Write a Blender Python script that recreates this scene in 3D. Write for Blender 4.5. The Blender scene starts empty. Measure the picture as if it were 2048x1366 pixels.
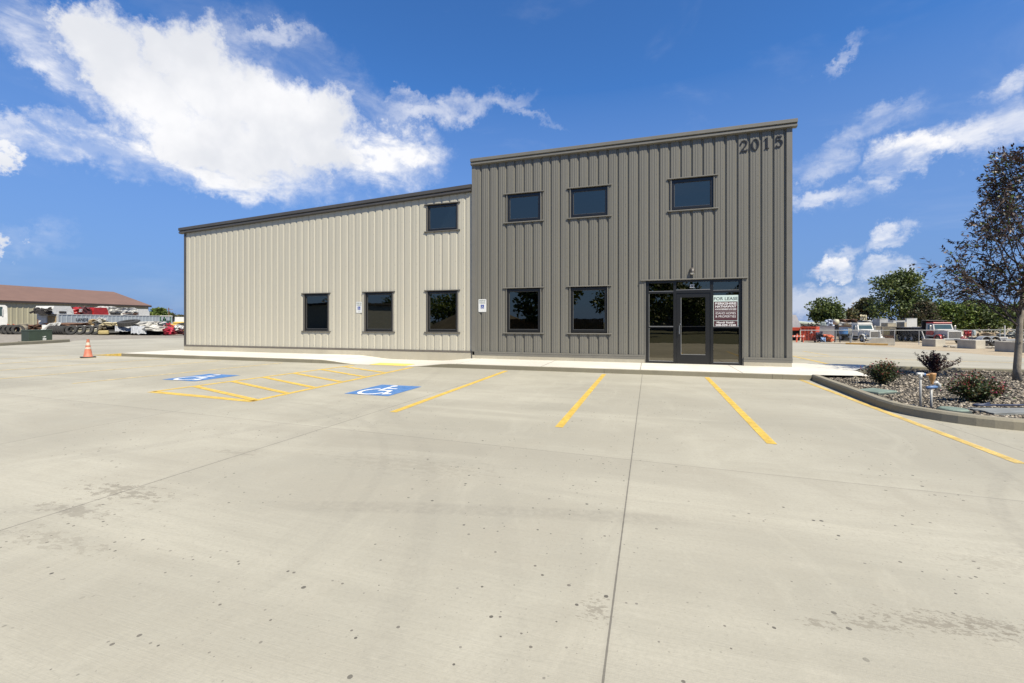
import bpy, math, random
import numpy as np
from mathutils import Vector, Matrix, noise
R = math.radians
scn = bpy.context.scene
col = scn.collection

# ------------------------------------------------------------------ camera
F_PX, TH, HOR, CAMH, DIST = 872.0, R(17.45), 643.0, 1.39, 13.95
SI, CO = math.sin(TH), math.cos(TH)
cd = bpy.data.cameras.new('camera'); cam = bpy.data.objects.new('camera', cd); col.objects.link(cam)
cam.location = (0, -DIST, CAMH); cam.rotation_euler = (R(90), 0, TH)
cd.sensor_width = 36; cd.lens = F_PX / 2048 * 36; cd.shift_y = -(683 - HOR) / 2048
cd.clip_start = .05; cd.clip_end = 3000
scn.camera = cam

# ------------------------------------------------------------------ light
SUN_EL, SUN_AZ = R(53), R(49)          # azimuth measured from the facade normal towards +x
sd = Vector((math.cos(SUN_EL) * math.sin(SUN_AZ), -math.cos(SUN_EL) * math.cos(SUN_AZ), math.sin(SUN_EL)))
sl = bpy.data.lights.new('sun', 'SUN'); sl.energy = 5.0; sl.angle = R(.5); sl.color = (1, .93, .78)
so = bpy.data.objects.new('sun', sl); col.objects.link(so); so.rotation_euler = sd.to_track_quat('Z', 'Y').to_euler()
scn.view_settings.view_transform = 'Standard'; scn.view_settings.look = 'None'
scn.view_settings.exposure = .68; scn.view_settings.gamma = 1

class NT:
    """small node-graph helper"""
    def __init__(s, nt): s.nt = nt
    def n(s, t, **k):
        o = s.nt.nodes.new(t)
        for a, b in k.items(): setattr(o, a, b)
        return o
    def put(s, sock, v):
        if isinstance(v, bpy.types.NodeSocket): s.nt.links.new(v, sock)
        else:
            if sock.type == 'RGBA' and len(v) == 3: v = (*v, 1)
            sock.default_value = v
    def math(s, op, a, b=0., c=None, clamp=False):
        o = s.n('ShaderNodeMath', operation=op); o.use_clamp = clamp
        s.put(o.inputs[0], a); s.put(o.inputs[1], b)
        if c is not None: s.put(o.inputs[2], c)
        return o.outputs[0]
    def vmath(s, op, a, b=(0, 0, 0)):
        o = s.n('ShaderNodeVectorMath', operation=op); s.put(o.inputs[0], a)
        if op == 'SCALE': s.put(o.inputs['Scale'], b)
        else: s.put(o.inputs[1], b)
        return o.outputs['Value'] if op in ('LENGTH', 'DOT_PRODUCT', 'DISTANCE') else o.outputs[0]
    def mix(s, f, a, b, mode='MIX'):
        o = s.n('ShaderNodeMix', data_type='RGBA', blend_type=mode)
        s.put(o.inputs[0], f); s.put(o.inputs[6], a); s.put(o.inputs[7], b); return o.outputs[2]
    def noise(s, vec, scale, det=3, rough=.55, dist=0., col=False):
        o = s.n('ShaderNodeTexNoise'); s.put(o.inputs['Vector'], vec); o.inputs['Scale'].default_value = scale
        o.inputs['Detail'].default_value = det; o.inputs['Roughness'].default_value = rough; o.inputs['Distortion'].default_value = dist
        return o.outputs[1] if col else o.outputs[0]
    def ramp(s, v, a, b, c=0., d=1., smooth=True):
        o = s.n('ShaderNodeMapRange'); o.interpolation_type = 'SMOOTHSTEP' if smooth else 'LINEAR'; o.clamp = True
        s.put(o.inputs[0], v)
        for i, x in enumerate((a, b, c, d)): s.put(o.inputs[i + 1], x)
        return o.outputs[0]
    def xyz(s, v):
        o = s.n('ShaderNodeSeparateXYZ'); s.put(o.inputs[0], v); return o.outputs
    def comb(s, x, y, z=0.):
        o = s.n('ShaderNodeCombineXYZ'); s.put(o.inputs[0], x); s.put(o.inputs[1], y); s.put(o.inputs[2], z); return o.outputs[0]

# ------------------------------------------------------------------ sky: Nishita plus clouds at fixed azimuth / elevation
W = bpy.data.worlds.new('World'); scn.world = W; W.use_nodes = True
W.node_tree.nodes.clear(); g = NT(W.node_tree)
sky = g.n('ShaderNodeTexSky', sky_type='NISHITA'); sky.sun_disc = False
sky.sun_elevation = SUN_EL; sky.sun_rotation = math.atan2(sd.x, sd.y); sky.altitude = 800
sky.air_density = 1.0; sky.dust_density = .3; sky.ozone_density = 1.5
dirv = g.n('ShaderNodeTexCoord').outputs['Generated']
dx, dy, dz = g.xyz(dirv)
az = g.math('MULTIPLY', g.math('ARCTAN2', dx, dy), 57.2958); el = g.math('MULTIPLY', g.math('ARCSINE', dz), 57.2958)
base = g.comb(az, el)
warp1 = g.vmath('SCALE', g.vmath('SUBTRACT', g.noise(dirv, 5, 2, .5, col=True), (.5, .5, .5)), 3.5)
warp2 = g.vmath('SCALE', g.vmath('SUBTRACT', g.noise(dirv, 14, 8, .68, col=True), (.5, .5, .5)), 8.5)
pw = g.vmath('ADD', base, g.vmath('ADD', warp1, warp2)); pw = g.vmath('MULTIPLY', pw, (1, 1, 0))
def azel(px, py):
    u, v = (px - 1024) / F_PX, (HOR - py) / F_PX
    x, y = u * CO - SI, u * SI + CO
    return math.degrees(math.atan2(x, y)), math.degrees(math.atan2(v, math.hypot(x, y)))
def blob(px, py, wx, wy, rot, amp=1., soft=.40):
    """ellipse given by centre, half sizes and tilt in photo pixels, stored as sky angles"""
    a0, e0 = azel(px, py)
    ca, sa = math.cos(R(rot)), math.sin(R(rot))
    a1, e1 = azel(px + ca * wx, py - sa * wx); a2, e2 = azel(px - sa * wy, py - ca * wy)
    A = np.array([[a1 - a0, a2 - a0], [e1 - e0, e2 - e0]]); B = np.linalg.inv(A)
    d = g.vmath('SUBTRACT', pw, (a0, e0, 0))
    l = g.vmath('LENGTH', g.comb(g.vmath('DOT_PRODUCT', d, (B[0, 0], B[0, 1], 0)), g.vmath('DOT_PRODUCT', d, (B[1, 0], B[1, 1], 0))))
    return g.ramp(l, 1 + soft, 1 - soft, 0, amp)
def acc(lst):
    o = None
    for b in lst:
        v = blob(*b); o = v if o is None else g.math('MAXIMUM', o, v)
    return o
thick = acc([(150, 95, 70, 34, -40, .7, .7), (165, 60, 62, 70, -30), (215, 110, 95, 70, -40), (330, 90, 60, 75, -20), (400, 100, 62, 60, -30), (290, 190, 130, 75, -40), (430, 190, 130, 80, -40), (560, 235, 110, 70, -30),
             (350, 290, 120, 45, -25), (480, 300, 170, 60, -14), (610, 290, 130, 50, -16), (655, 255, 70, 60, -30), (200, 150, 60, 45, -40),
             (0, 318, 42, 38, 0, .95), (5, 497, 32, 24, 0, .9), (1600, 610, 110, 34, 0, .55, .6)])
thin = acc([(60, 70, 90, 45, -35, .62, .8), (110, 150, 90, 28, -35, .75, .7), (110, 262, 170, 16, -6, .6, .8), (200, 305, 190, 32, -8, .95, .7), (430, 350, 210, 30, -6, .9, .7), (700, 325, 130, 50, -6, 1., .6), (800, 295, 80, 40, -8, .95, .6),
            (560, 170, 90, 40, -45, .42, .8), (650, 150, 110, 40, -35, .24, .9), (560, 80, 60, 20, 0, .45, .8), (500, 110, 60, 40, -40, .4, .9), (720, 200, 130, 30, -30, .28, .9), (860, 222, 90, 20, 6, .55, .8), (960, 218, 80, 18, 14, .45, .8), (820, 200, 60, 10, 0, .4, .9), (1060, 235, 50, 8, -20, .3, .9),
            (1830, 315, 95, 32, 12, .85, .5), (1940, 275, 110, 38, 16, .7, .6), (2030, 165, 62, 24, 20, .6, .7), (1640, 385, 70, 16, 6, .6, .8), (1740, 360, 80, 15, 16, .55, .8), (1690, 290, 110, 22, 30, .4, .9), (1760, 240, 60, 14, 28, .35, .9), (2045, 240, 60, 36, 10, .6, .7),
            (1675, 530, 46, 18, -5, .8, .5), (1790, 478, 46, 22, 12, .8, .5), (1775, 548, 46, 26, 5, .85, .5), (1620, 600, 100, 34, 0, .75, .6), (1690, 620, 80, 30, 0, .7, .7),
            (1680, 125, 40, 10, 40, .3, .9), (1700, 500, 36, 14, 20, .4, .8), (60, 480, 60, 20, 0, .15, .9)])
wisp = g.noise(g.vmath('MULTIPLY', dirv, (1, 1, 2.2)), 9, 7, .62, .4)
wf = g.ramp(wisp, .34, .66)
td = g.math('MULTIPLY', thin, g.ramp(wf, 0, 1, .25, 1.2, False))
dens = g.math('MAXIMUM', thick, td, clamp=True)
veil = g.math('MULTIPLY', g.ramp(g.noise(g.vmath('MULTIPLY', dirv, (1, 1, 3)), 3.2, 6, .6, .5), .52, .8), .10)
dens = g.math('ADD', dens, g.math('MULTIPLY', veil, g.math('SUBTRACT', 1., dens)), clamp=True)
body = g.noise(dirv, 4.5, 5, .55)
cshade = g.math('MULTIPLY', thick, g.ramp(body, .34, .58))
ccol = g.mix(cshade, (9.9, 9.9, 10.1), (7.9, 8.1, 8.6))
skyc = g.mix(1., sky.outputs[0], (.60, 1.18, 1.82), 'MULTIPLY')
# the air near the horizon is paler
hz = g.ramp(dz, .0, .46, 1., 0., False)
skyc = g.mix(g.math('MULTIPLY', g.math('POWER', hz, .7), .95), skyc, (1.9, 3.0, 5.8))
final = g.mix(dens, skyc, ccol)
bg = g.n('ShaderNodeBackground'); g.put(bg.inputs[0], final); bg.inputs[1].default_value = .0625
wo = g.n('ShaderNodeOutputWorld'); W.node_tree.links.new(bg.outputs[0], wo.inputs[0])

# ------------------------------------------------------------------ helpers
def tag(o, label=None, cat=None, group=None, kind=None):
    if label: o['label'] = label
    if cat: o['category'] = cat
    if group: o['group'] = group
    if kind: o['kind'] = kind
    return o
def sm(a, b, x):
    t = min(1., max(0., (x - a) / (b - a))); return t * t * (3 - 2 * t)
def gz(X, Y): return -.022 * max(0, Y - 2) - .006 * X * sm(2, 14, Y)

MATS = {}
def mat(name, c, rough=.7, var=.10, scale=3., metal=0., bump=0., fine=0., spec=.5, island=0.):
    if name in MATS: return MATS[name]
    c = tuple(v * .72 for v in c)
    m = bpy.data.materials.new(name); m.use_nodes = True; q = NT(m.node_tree)
    b = m.node_tree.nodes['Principled BSDF']
    tc = q.n('ShaderNodeTexCoord').outputs['Object']
    n1 = q.noise(tc, scale, 4, .6)
    dark = tuple(x * (1 - var) for x in c); light = tuple(min(1, x * (1 + var)) for x in c)
    cc = q.mix(q.ramp(n1, .3, .7), dark, light)
    if fine: cc = q.mix(q.math('MULTIPLY', q.ramp(q.noise(tc, scale * 14, 2, .6), .4, .7), fine), cc, tuple(x * .35 for x in c))
    if island:
        r = q.n('ShaderNodeNewGeometry').outputs['Random Per Island']
        cc = q.mix(1., cc, q.mix(r, (1 - island,) * 3, (1 + island,) * 3), 'MULTIPLY')
    q.put(b.inputs['Base Color'], cc); b.inputs['Roughness'].default_value = rough
    b.inputs['Metallic'].default_value = metal; b.inputs['Specular IOR Level'].default_value = spec
    if bump:
        bp = q.n('ShaderNodeBump'); bp.inputs['Strength'].default_value = bump; bp.inputs['Distance'].default_value = .02
        q.put(bp.inputs['Height'], q.noise(tc, scale * 8, 4, .6)); q.put(b.inputs['Normal'], bp.outputs[0])
    MATS[name] = m; return m
def leafmat(name, cols, rough=.5, trans=.25):
    cols = [tuple(v * .74 for v in c) for c in cols]
    m = bpy.data.materials.new(name); m.use_nodes = True; q = NT(m.node_tree); b = m.node_tree.nodes['Principled BSDF']
    r = q.n('ShaderNodeNewGeometry').outputs['Random Per Island']
    cr = q.n('ShaderNodeValToRGB'); q.put(cr.inputs[0], r); e = cr.color_ramp.elements; cr.color_ramp.interpolation = 'CONSTANT' if len(cols) > 3 else 'LINEAR'
    e[0].color = (*cols[0], 1); e[0].position = 0; e[1].color = (*cols[1], 1); e[1].position = 1 / (len(cols) - (0 if len(cols) > 3 else 1))
    for i, c in enumerate(cols[2:]):
        x = e.new((i + 2) / (len(cols) - (0 if len(cols) > 3 else 1))); x.color = (*c, 1)
    q.put(b.inputs['Base Color'], cr.outputs[0]); b.inputs['Roughness'].default_value = rough
    t = q.n('ShaderNodeBsdfTranslucent'); q.put(t.inputs[0], cr.outputs[0])
    ms = q.n('ShaderNodeMixShader'); ms.inputs[0].default_value = trans
    q.nt.links.new(b.outputs[0], ms.inputs[1]); q.nt.links.new(t.outputs[0], ms.inputs[2])
    q.nt.links.new(ms.outputs[0], m.node_tree.nodes['Material Output'].inputs[0])
    return m

class MB:
    """mesh builder: collects shapes, build() links them as one mesh object"""
    def __init__(s): s.v, s.f = [], []
    def add(s, vs, fs):
        o = len(s.v); s.v += [tuple(map(float, v)) for v in vs]; s.f += [tuple(i + o for i in f) for f in fs]; return s
    def box(s, x0, x1, y0, y1, z0, z1, M=None, bev=0.):
        x0, x1 = min(x0, x1), max(x0, x1); y0, y1 = min(y0, y1), max(y0, y1); z0, z1 = min(z0, z1), max(z0, z1)
        if bev:
            b = min(bev, (x1 - x0) * .45, (y1 - y0) * .45, (z1 - z0) * .45)
            ring = lambda i, z: [(x0 + i, y0 + b, z), (x0 + b, y0 + i, z), (x1 - b, y0 + i, z), (x1 - i, y0 + b, z), (x1 - i, y1 - b, z), (x1 - b, y1 - i, z), (x0 + b, y1 - i, z), (x0 + i, y1 - b, z)]
            def inner(z): return [(x0 + b, y0 + b, z), (x0 + b, y0 + b, z), (x1 - b, y0 + b, z), (x1 - b, y0 + b, z), (x1 - b, y1 - b, z), (x1 - b, y1 - b, z), (x0 + b, y1 - b, z), (x0 + b, y1 - b, z)]
            vs = ring(b * .8, z0) + ring(0, z0 + b) + ring(0, z1 - b) + ring(b * .8, z1)
            fs = [tuple(range(7, -1, -1)), tuple(range(24, 32))]
            for k in range(3):
                for i in range(8): j = (i + 1) % 8; fs.append((k * 8 + i, k * 8 + j, k * 8 + 8 + j, k * 8 + 8 + i))
        else:
            vs = [(x, y, z) for z in (z0, z1) for x, y in ((x0, y0), (x1, y0), (x1, y1), (x0, y1))]
            fs = [(3, 2, 1, 0), (4, 5, 6, 7), (0, 1, 5, 4), (1, 2, 6, 5), (2, 3, 7, 6), (3, 0, 4, 7)]
        if M is not None: vs = [M @ Vector(v) for v in vs]
        return s.add(vs, fs)
    def tube(s, pts, rad, n=8, cap=True):
        pts = [Vector(p) for p in pts]
        if not hasattr(rad, '__len__'): rad = [rad] * len(pts)
        vs, fs = [], []
        up = None
        for i, p in enumerate(pts):
            d = (pts[min(i + 1, len(pts) - 1)] - pts[max(i - 1, 0)]).normalized()
            if up is None: up = d.orthogonal().normalized()
            up = (up - d * up.dot(d))
            up = up.normalized() if up.length > 1e-6 else d.orthogonal().normalized()
            w = d.cross(up)
            for k in range(n):
                a = 2 * math.pi * k / n; vs.append(p + (up * math.cos(a) + w * math.sin(a)) * rad[i])
        for i in range(len(pts) - 1):
            for k in range(n): j = (k + 1) % n; fs.append((i * n + k, i * n + j, i * n + n + j, i * n + n + k))
        if cap: fs += [tuple(range(n - 1, -1, -1)), tuple(range(len(vs) - n, len(vs)))]
        return s.add(vs, fs)
    def cyl(s, p0, p1, r, n=16, r2=None): return s.tube([p0, p1], [r, r if r2 is None else r2], n)
    def lathe(s, prof, n=24, M=None):
        """prof: list of (r,z)"""
        vs, fs = [], []
        for r, z in prof:
            for k in range(n): a = 2 * math.pi * k / n; vs.append(Vector((r * math.cos(a), r * math.sin(a), z)))
        for i in range(len(prof) - 1):
            for k in range(n): j = (k + 1) % n; fs.append((i * n + k, i * n + j, i * n + n + j, i * n + n + k))
        if M is not None: vs = [M @ v for v in vs]
        return s.add(vs, fs)
    def prism(s, poly, y0, y1, M=None, ax='y'):
        """2D polygon (a,b) extruded; ax y: (a,y,b); ax z: (a,b,z)"""
        n = len(poly)
        mk = (lambda a, b, t: (a, t, b)) if ax == 'y' else (lambda a, b, t: (a, b, t)) if ax == 'z' else (lambda a, b, t: (t, a, b))
        vs = [mk(a, b, y0) for a, b in poly] + [mk(a, b, y1) for a, b in poly]
        fs = [tuple(range(n)), tuple(range(2 * n - 1, n - 1, -1))] + [(i, n + i, n + (i + 1) % n, (i + 1) % n) for i in range(n)]
        if M is not None: vs = [M @ Vector(v) for v in vs]
        return s.add(vs, fs)
    def crumple(s, c, size, seed=0, amp=.18, n=5, M=None):
        """dented box: subdivided, pushed about by noise"""
        rnd = random.Random(seed); cx, cy, cz = c; sx, sy, sz = size
        idx, vs, fs = {}, [], []
        def vid(i, j, k):
            if (i, j, k) not in idx:
                p = Vector((i / n - .5, j / n - .5, k / n - .5))
                q = noise.noise_vector(p * 3.1 + Vector((seed * 7.3, seed, 0))) * amp * 1.6
                idx[(i, j, k)] = len(vs); vs.append(Vector((cx + (p.x + q.x) * sx, cy + (p.y + q.y) * sy, cz + (p.z + q.z) * sz)))
            return idx[(i, j, k)]
        for a in range(n):
            for b in range(n):
                for t in (0, n):
                    fs.append((vid(t, a, b), vid(t, a + 1, b), vid(t, a + 1, b + 1), vid(t, a, b + 1)))
                    fs.append((vid(a, t, b), vid(a + 1, t, b), vid(a + 1, t, b + 1), vid(a, t, b + 1)))
                    fs.append((vid(a, b, t), vid(a + 1, b, t), vid(a + 1, b + 1, t), vid(a, b + 1, t)))
        if M is not None: vs = [M @ v for v in vs]
        return s.add(vs, fs)
    def build(s, name, m, parent=None, loc=None, rz=0., smooth=False):
        me = bpy.data.meshes.new(name); me.from_pydata(s.v, [], s.f); me.materials.append(m)
        me.update()
        import bmesh as _b
        bm = _b.new(); bm.from_mesh(me); _b.ops.recalc_face_normals(bm, faces=bm.faces); bm.to_mesh(me); bm.free()
        if smooth:
            me.polygons.foreach_set('use_smooth', [True] * len(me.polygons))
        o = bpy.data.objects.new(name, me); col.objects.link(o)
        if parent: o.parent = parent
        if loc is not None: o.location = loc
        o.rotation_euler.z = rz
        return o
def empty(name, loc, rz=0., label=None, cat=None, group=None):
    o = bpy.data.objects.new(name, None); o.empty_display_size = .2; col.objects.link(o); o.location = loc; o.rotation_euler.z = rz
    return tag(o, label, cat, group)
def kids(o): return [c for c in bpy.data.objects if c.parent == o]
def copy_tree(o, parent=None):
    c = o.copy(); col.objects.link(c)
    if parent: c.parent = parent
    for ch in kids(o): copy_tree(ch, c)
    return c
def quads(name, P, m, parent=None, loc=None, nv=4):
    """P: (N,nv,3) array, one island per polygon"""
    P = np.asarray(P, dtype=np.float32); N = P.shape[0]
    me = bpy.data.meshes.new(name); me.vertices.add(N * nv); me.vertices.foreach_set('co', P.reshape(-1))
    me.loops.add(N * nv); me.loops.foreach_set('vertex_index', np.arange(N * nv, dtype=np.int32))
    me.polygons.add(N); me.polygons.foreach_set('loop_start', np.arange(0, N * nv, nv, dtype=np.int32))
    me.polygons.foreach_set('loop_total', np.full(N, nv, dtype=np.int32)); me.update(calc_edges=True); me.materials.append(m)
    o = bpy.data.objects.new(name, me); col.objects.link(o)
    if parent: o.parent = parent
    if loc is not None: o.location = loc
    return o
def text(s, name, m, size, loc, parent, depth=.002, off=0., sx=1., align='CENTER', rot=(R(90), 0, 0), space=1.):
    cu = bpy.data.curves.new(name, 'FONT'); cu.body = s; cu.size = size; cu.extrude = depth; cu.offset = off; cu.align_x = align; cu.space_character = space
    t = bpy.data.objects.new('tmp', cu); col.objects.link(t); bpy.context.view_layer.update()
    me = bpy.data.meshes.new_from_object(t.evaluated_get(bpy.context.evaluated_depsgraph_get())); bpy.data.objects.remove(t); bpy.data.curves.remove(cu)
    me.materials.clear(); me.materials.append(m)
    o = bpy.data.objects.new(name, me); col.objects.link(o); o.parent = parent; o.location = loc; o.rotation_euler = rot; o.scale = (sx, 1, 1)
    return o
def wheelchair(mb, cx, cy, s, put):
    """access symbol drawn in a unit square scaled by s; put(a,b) -> 3D point"""
    def strip(pts, w):
        for (a, b), (c, d) in zip(pts[:-1], pts[1:]):
            l = math.hypot(c - a, d - b); nx, ny = -(d - b) / l * w / 2, (c - a) / l * w / 2; ex, ey = (c - a) / l * w * .3, (d - b) / l * w * .3
            mb.add([put(cx + s * x, cy + s * y) for x, y in ((a - ex + nx, b - ey + ny), (a - ex - nx, b - ey - ny), (c + ex - nx, d + ey - ny), (c + ex + nx, d + ey + ny))], [(0, 1, 2, 3)])
    n = 20
    mb.add([put(cx + s * (-.08 + .07 * math.cos(2 * math.pi * k / n)), cy + s * (.36 + .07 * math.sin(2 * math.pi * k / n))) for k in range(n)], [tuple(range(n))])
    strip([(-.08, .25), (-.05, -.05), (.17, -.05), (.27, -.33), (.36, -.29)], .075)
    strip([(-.06, .13), (.15, .13)], .06)
    arc = [(-.06 + .25 * math.cos(R(a)), -.17 + .25 * math.sin(R(a))) for a in range(115, 351, 14)]
    strip(arc, .07)

# world point from photo column, distance along the view axis; height on the terrain
def wp(px, d):
    r = (px - 1024) / F_PX * d; return r * CO - d * SI, r * SI + d * CO - DIST
def ground_hit(px, py):
    d = 2.
    while d < 300:
        X, Y = wp(px, d)
        if CAMH - (py - HOR) * d / F_PX < gz(X, Y): return X, Y, gz(X, Y), d
        d += .02
    return X, Y, gz(X, Y), d
def at(px, py_base):
    """location on the terrain seen at (px, py_base), and metres per photo pixel there"""
    X, Y, Z, d = ground_hit(px, py_base); return (X, Y, Z), d / F_PX, d

# ------------------------------------------------------------------ setting: ground, parking lot, sidewalk
def concrete(name, c, joints=(), extra=False, pits=1., streak=1.):
    c = tuple(v * .70 for v in c)
    m = bpy.data.materials.new(name); m.use_nodes = True; q = NT(m.node_tree); b = m.node_tree.nodes['Principled BSDF']
    tc = q.n('ShaderNodeTexCoord').outputs['Object']; x, y, z = q.xyz(tc)
    cc = q.mix(q.ramp(q.noise(tc, .22, 4, .6), .35, .65), tuple(v * .80 for v in c), tuple(v * 1.06 for v in c))
    cc = q.mix(q.math('MULTIPLY', q.ramp(q.noise(tc, 1.3, 6, .68, .8), .40, .66), .6), cc, tuple(v * .84 for v in (c[0], c[1] * .985, c[2] * .97)))
    cc = q.mix(q.math('MULTIPLY', q.ramp(q.noise(q.vmath('MULTIPLY', tc, (.13, .9, 1)), 1., 5, .6, .5), .48, .7), .6 * streak), cc, tuple(v * 1.2 for v in c))
    cc = q.mix(q.math('MULTIPLY', q.ramp(q.noise(q.vmath('MULTIPLY', tc, (.10, 1.1, 1)), 1.7, 4, .6, .8), .52, .7), .32 * streak), cc, tuple(v * .74 for v in c))
    # broom-finish hair lines and fine mottling
    cc = q.mix(q.math('MULTIPLY', q.ramp(q.noise(q.vmath('MULTIPLY', tc, (3, 60, 1)), 1., 3, .7), .42, .75), .26), cc, tuple(v * .70 for v in c))
    cc = q.mix(q.math('MULTIPLY', q.ramp(q.noise(tc, 45, 3, .7), .42, .7), .30), cc, tuple(v * .66 for v in c))
    cc = q.mix(q.math('MULTIPLY', q.ramp(q.noise(tc, 9, 4, .7), .55, .75), .20), cc, tuple(min(1, v * 1.2) for v in c))
    cc = q.mix(q.math('MULTIPLY', q.ramp(q.noise(q.vmath('MULTIPLY', q.n('ShaderNodeTexCoord').outputs['Object'], (1.4, .45, 1)), 1.1, 6, .7, 1.2), .52, .70), .22 * streak), cc, tuple(min(1, v * 1.2) for v in c))
    # pits and specks
    def specks(scale, thr, rad, amt, src, keepn=.0):
        nonlocal cc
        vo = q.n('ShaderNodeTexVoronoi', feature='F1'); q.put(vo.inputs['Vector'], q.vmath('MULTIPLY', tc, (1, 1, 0))); vo.inputs['Scale'].default_value = scale
        rr = q.xyz(vo.outputs['Color'])
        keep = q.math('GREATER_THAN', rr[0], thr)
        lim = q.math('MULTIPLY', rr[1], rad)
        spot = q.math('LESS_THAN', q.math('ADD', vo.outputs['Distance'], q.math('MULTIPLY', q.math('SUBTRACT', q.noise(tc, scale * 5, 2), .5), .045)), lim)
        patch = q.ramp(q.noise(tc, .55, 3, .6), .40, .55, .12, 1.)
        f = q.math('MULTIPLY', q.math('MULTIPLY', keep, spot), q.math('MULTIPLY', patch, amt))
        cc = q.mix(f, cc, src)
    if pits:
        specks(5.2, .70, .060, .95 * pits, (.04, .037, .03)); specks(10, .40, .125, 1. * pits, (.06, .055, .045)); specks(15, .62, .16, .9 * pits, (.09, .08, .065)); specks(21, .74, .17, .7 * pits, (.11, .10, .085)); specks(48, .82, .26, .45 * pits, (.17, .16, .13))
    if extra:
        # scuffed, spalled patches
        for (px, py, rx, ry, am) in ((250, 985, .62, .2, .9), (150, 1020, .5, .14, .7), (1880, 1330, .42, .09, 1), (1980, 1345, .35, .08, 1), (1740, 1300, .2, .06, .9), (1190, 1225, .09, .12, 1), (1640, 1275, .1, .05, .9),
                                 (470, 905, .5, .12, .4), (100, 1080, .7, .12, .5), (820, 930, 1.2, .35, .35), (2010, 1130, .4, .2, .3)):
            X, Y, Z, d = ground_hit(px, py)
            dv = q.vmath('MULTIPLY', q.vmath('SUBTRACT', tc, (X, Y, 0)), (1 / rx, 1 / ry, 0))
            l = q.vmath('LENGTH', dv); nn = q.noise(q.vmath('MULTIPLY', tc, (1, 1.9, 1)), 9 if rx > .45 else 24, 5, .75)
            f = q.ramp(q.math('SUBTRACT', nn, q.math('MULTIPLY', l, .16)), .42, .47, 0, .72 * am)
            cc = q.mix(f, cc, (.185, .165, .125))
        # faint tyre tracks: long arcs with a ribbed edge
        for (ax, ay, rad, w, am) in ((-9.0, -14.5, 8.2, .11, .10), (-9.0, -14.5, 8.75, .09, .07), (14, -11.2, 11.2, .10, .22), (9.5, -13.3, 6.2, .09, .2), (9.5, -13.3, 5.75, .06, .16), (3., -30, 19.5, .12, .2), (6.2, -11.5, 4.1, .07, .16), (-6.5, -12.5, 4.6, .06, .10), (-6.5, -12.5, 4.35, .05, .08), (-20, -3, 16.5, .12, .12), (-30, -12, 26, .12, .12)):
            l = q.vmath('LENGTH', q.vmath('MULTIPLY', q.vmath('SUBTRACT', tc, (ax, ay, 0)), (1, 1, 0)))
            band = q.ramp(q.math('ABSOLUTE', q.math('SUBTRACT', l, rad)), w, w * .5, 0, 1)
            tread = q.ramp(q.noise(tc, 20, 2), .3, .65, .3, 1)
            cc = q.mix(q.math('MULTIPLY', q.math('MULTIPLY', band, tread), q.math('MULTIPLY', q.ramp(q.noise(tc, .5, 2), .35, .6, .25, 1), am)), cc, (.115, .105, .09))
        cell = q.math('ADD', q.math('FLOOR', q.math('DIVIDE', q.math('SUBTRACT', x, -.17), 3.42)), q.math('MULTIPLY', q.math('FLOOR', q.math('DIVIDE', q.math('ADD', y, 9.42), 5.8)), 17.))
        wn = q.n('ShaderNodeTexWhiteNoise', noise_dimensions='1D'); q.put(wn.inputs['W'], cell)
        cc = q.mix(q.math('MULTIPLY', wn.outputs['Value'], .13), cc, tuple(v * .62 for v in c))
        # newer, slightly darker pour on the near side of the cross joint
        e = q.math('SUBTRACT', q.math('ADD', y, q.math('MULTIPLY', x, .047)), -9.42)
        cc = q.mix(q.ramp(e, -.9, .02, 0, .16), cc, (.165, .15, .118))
        cc = q.mix(q.math('MULTIPLY', q.ramp(e, -.02, .02, .15, 0), 1), cc, (.20, .18, .145))
    for (a, bb, cc0, w, lo, hi, am) in joints:   # a*x + b*y + c = 0
        nrm = math.hypot(a, bb)
        dd = q.math('ABSOLUTE', q.math('ADD', q.math('ADD', q.math('MULTIPLY', x, a / nrm), q.math('MULTIPLY', y, bb / nrm)), cc0 / nrm))
        dd = q.math('ADD', dd, q.math('MULTIPLY', q.math('SUBTRACT', q.noise(tc, 12, 3), .5), .006))
        other = y if abs(a) > abs(bb) else x
        rng = q.math('MULTIPLY', q.math('GREATER_THAN', other, lo), q.math('LESS_THAN', other, hi))
        cc = q.mix(q.math('MULTIPLY', rng, q.ramp(dd, w * 4, w * 1.2, 0, .10)), cc, (.2, .18, .15))
        cc = q.mix(q.math('MULTIPLY', rng, q.ramp(dd, w * .85, w * .5, 0, am * .8)), cc, (.08, .072, .06))
    q.put(b.inputs['Base Color'], cc); b.inputs['Roughness'].default_value = .82; b.inputs['Specular IOR Level'].default_value = .35
    bp = q.n('ShaderNodeBump'); bp.inputs['Strength'].default_value = .25; bp.inputs['Distance'].default_value = .006
    q.put(bp.inputs['Height'], q.math('ADD', q.noise(tc, 70, 4, .7), q.noise(q.vmath('MULTIPLY', tc, (6, 120, 1)), 1., 2))); q.put(b.inputs['Normal'], bp.outputs[0])
    return m

def grid_obj(name, xs_of_y, ys, nx, zf, m, power=1.):
    vs, fs = [], []
    for y in ys:
        a, b = xs_of_y(y)
        for i in range(nx + 1):
            x = a + (b - a) * i / nx; vs.append((x, y, zf(x, y)))
    for j in range(len(ys) - 1):
        for i in range(nx): k = j * (nx + 1) + i; fs.append((k, k + 1, k + nx + 2, k + nx + 1))
    me = bpy.data.meshes.new(name); me.from_pydata(vs, [], fs); me.materials.append(m); me.update()
    o = bpy.data.objects.new(name, me); col.objects.link(o); return o

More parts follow.
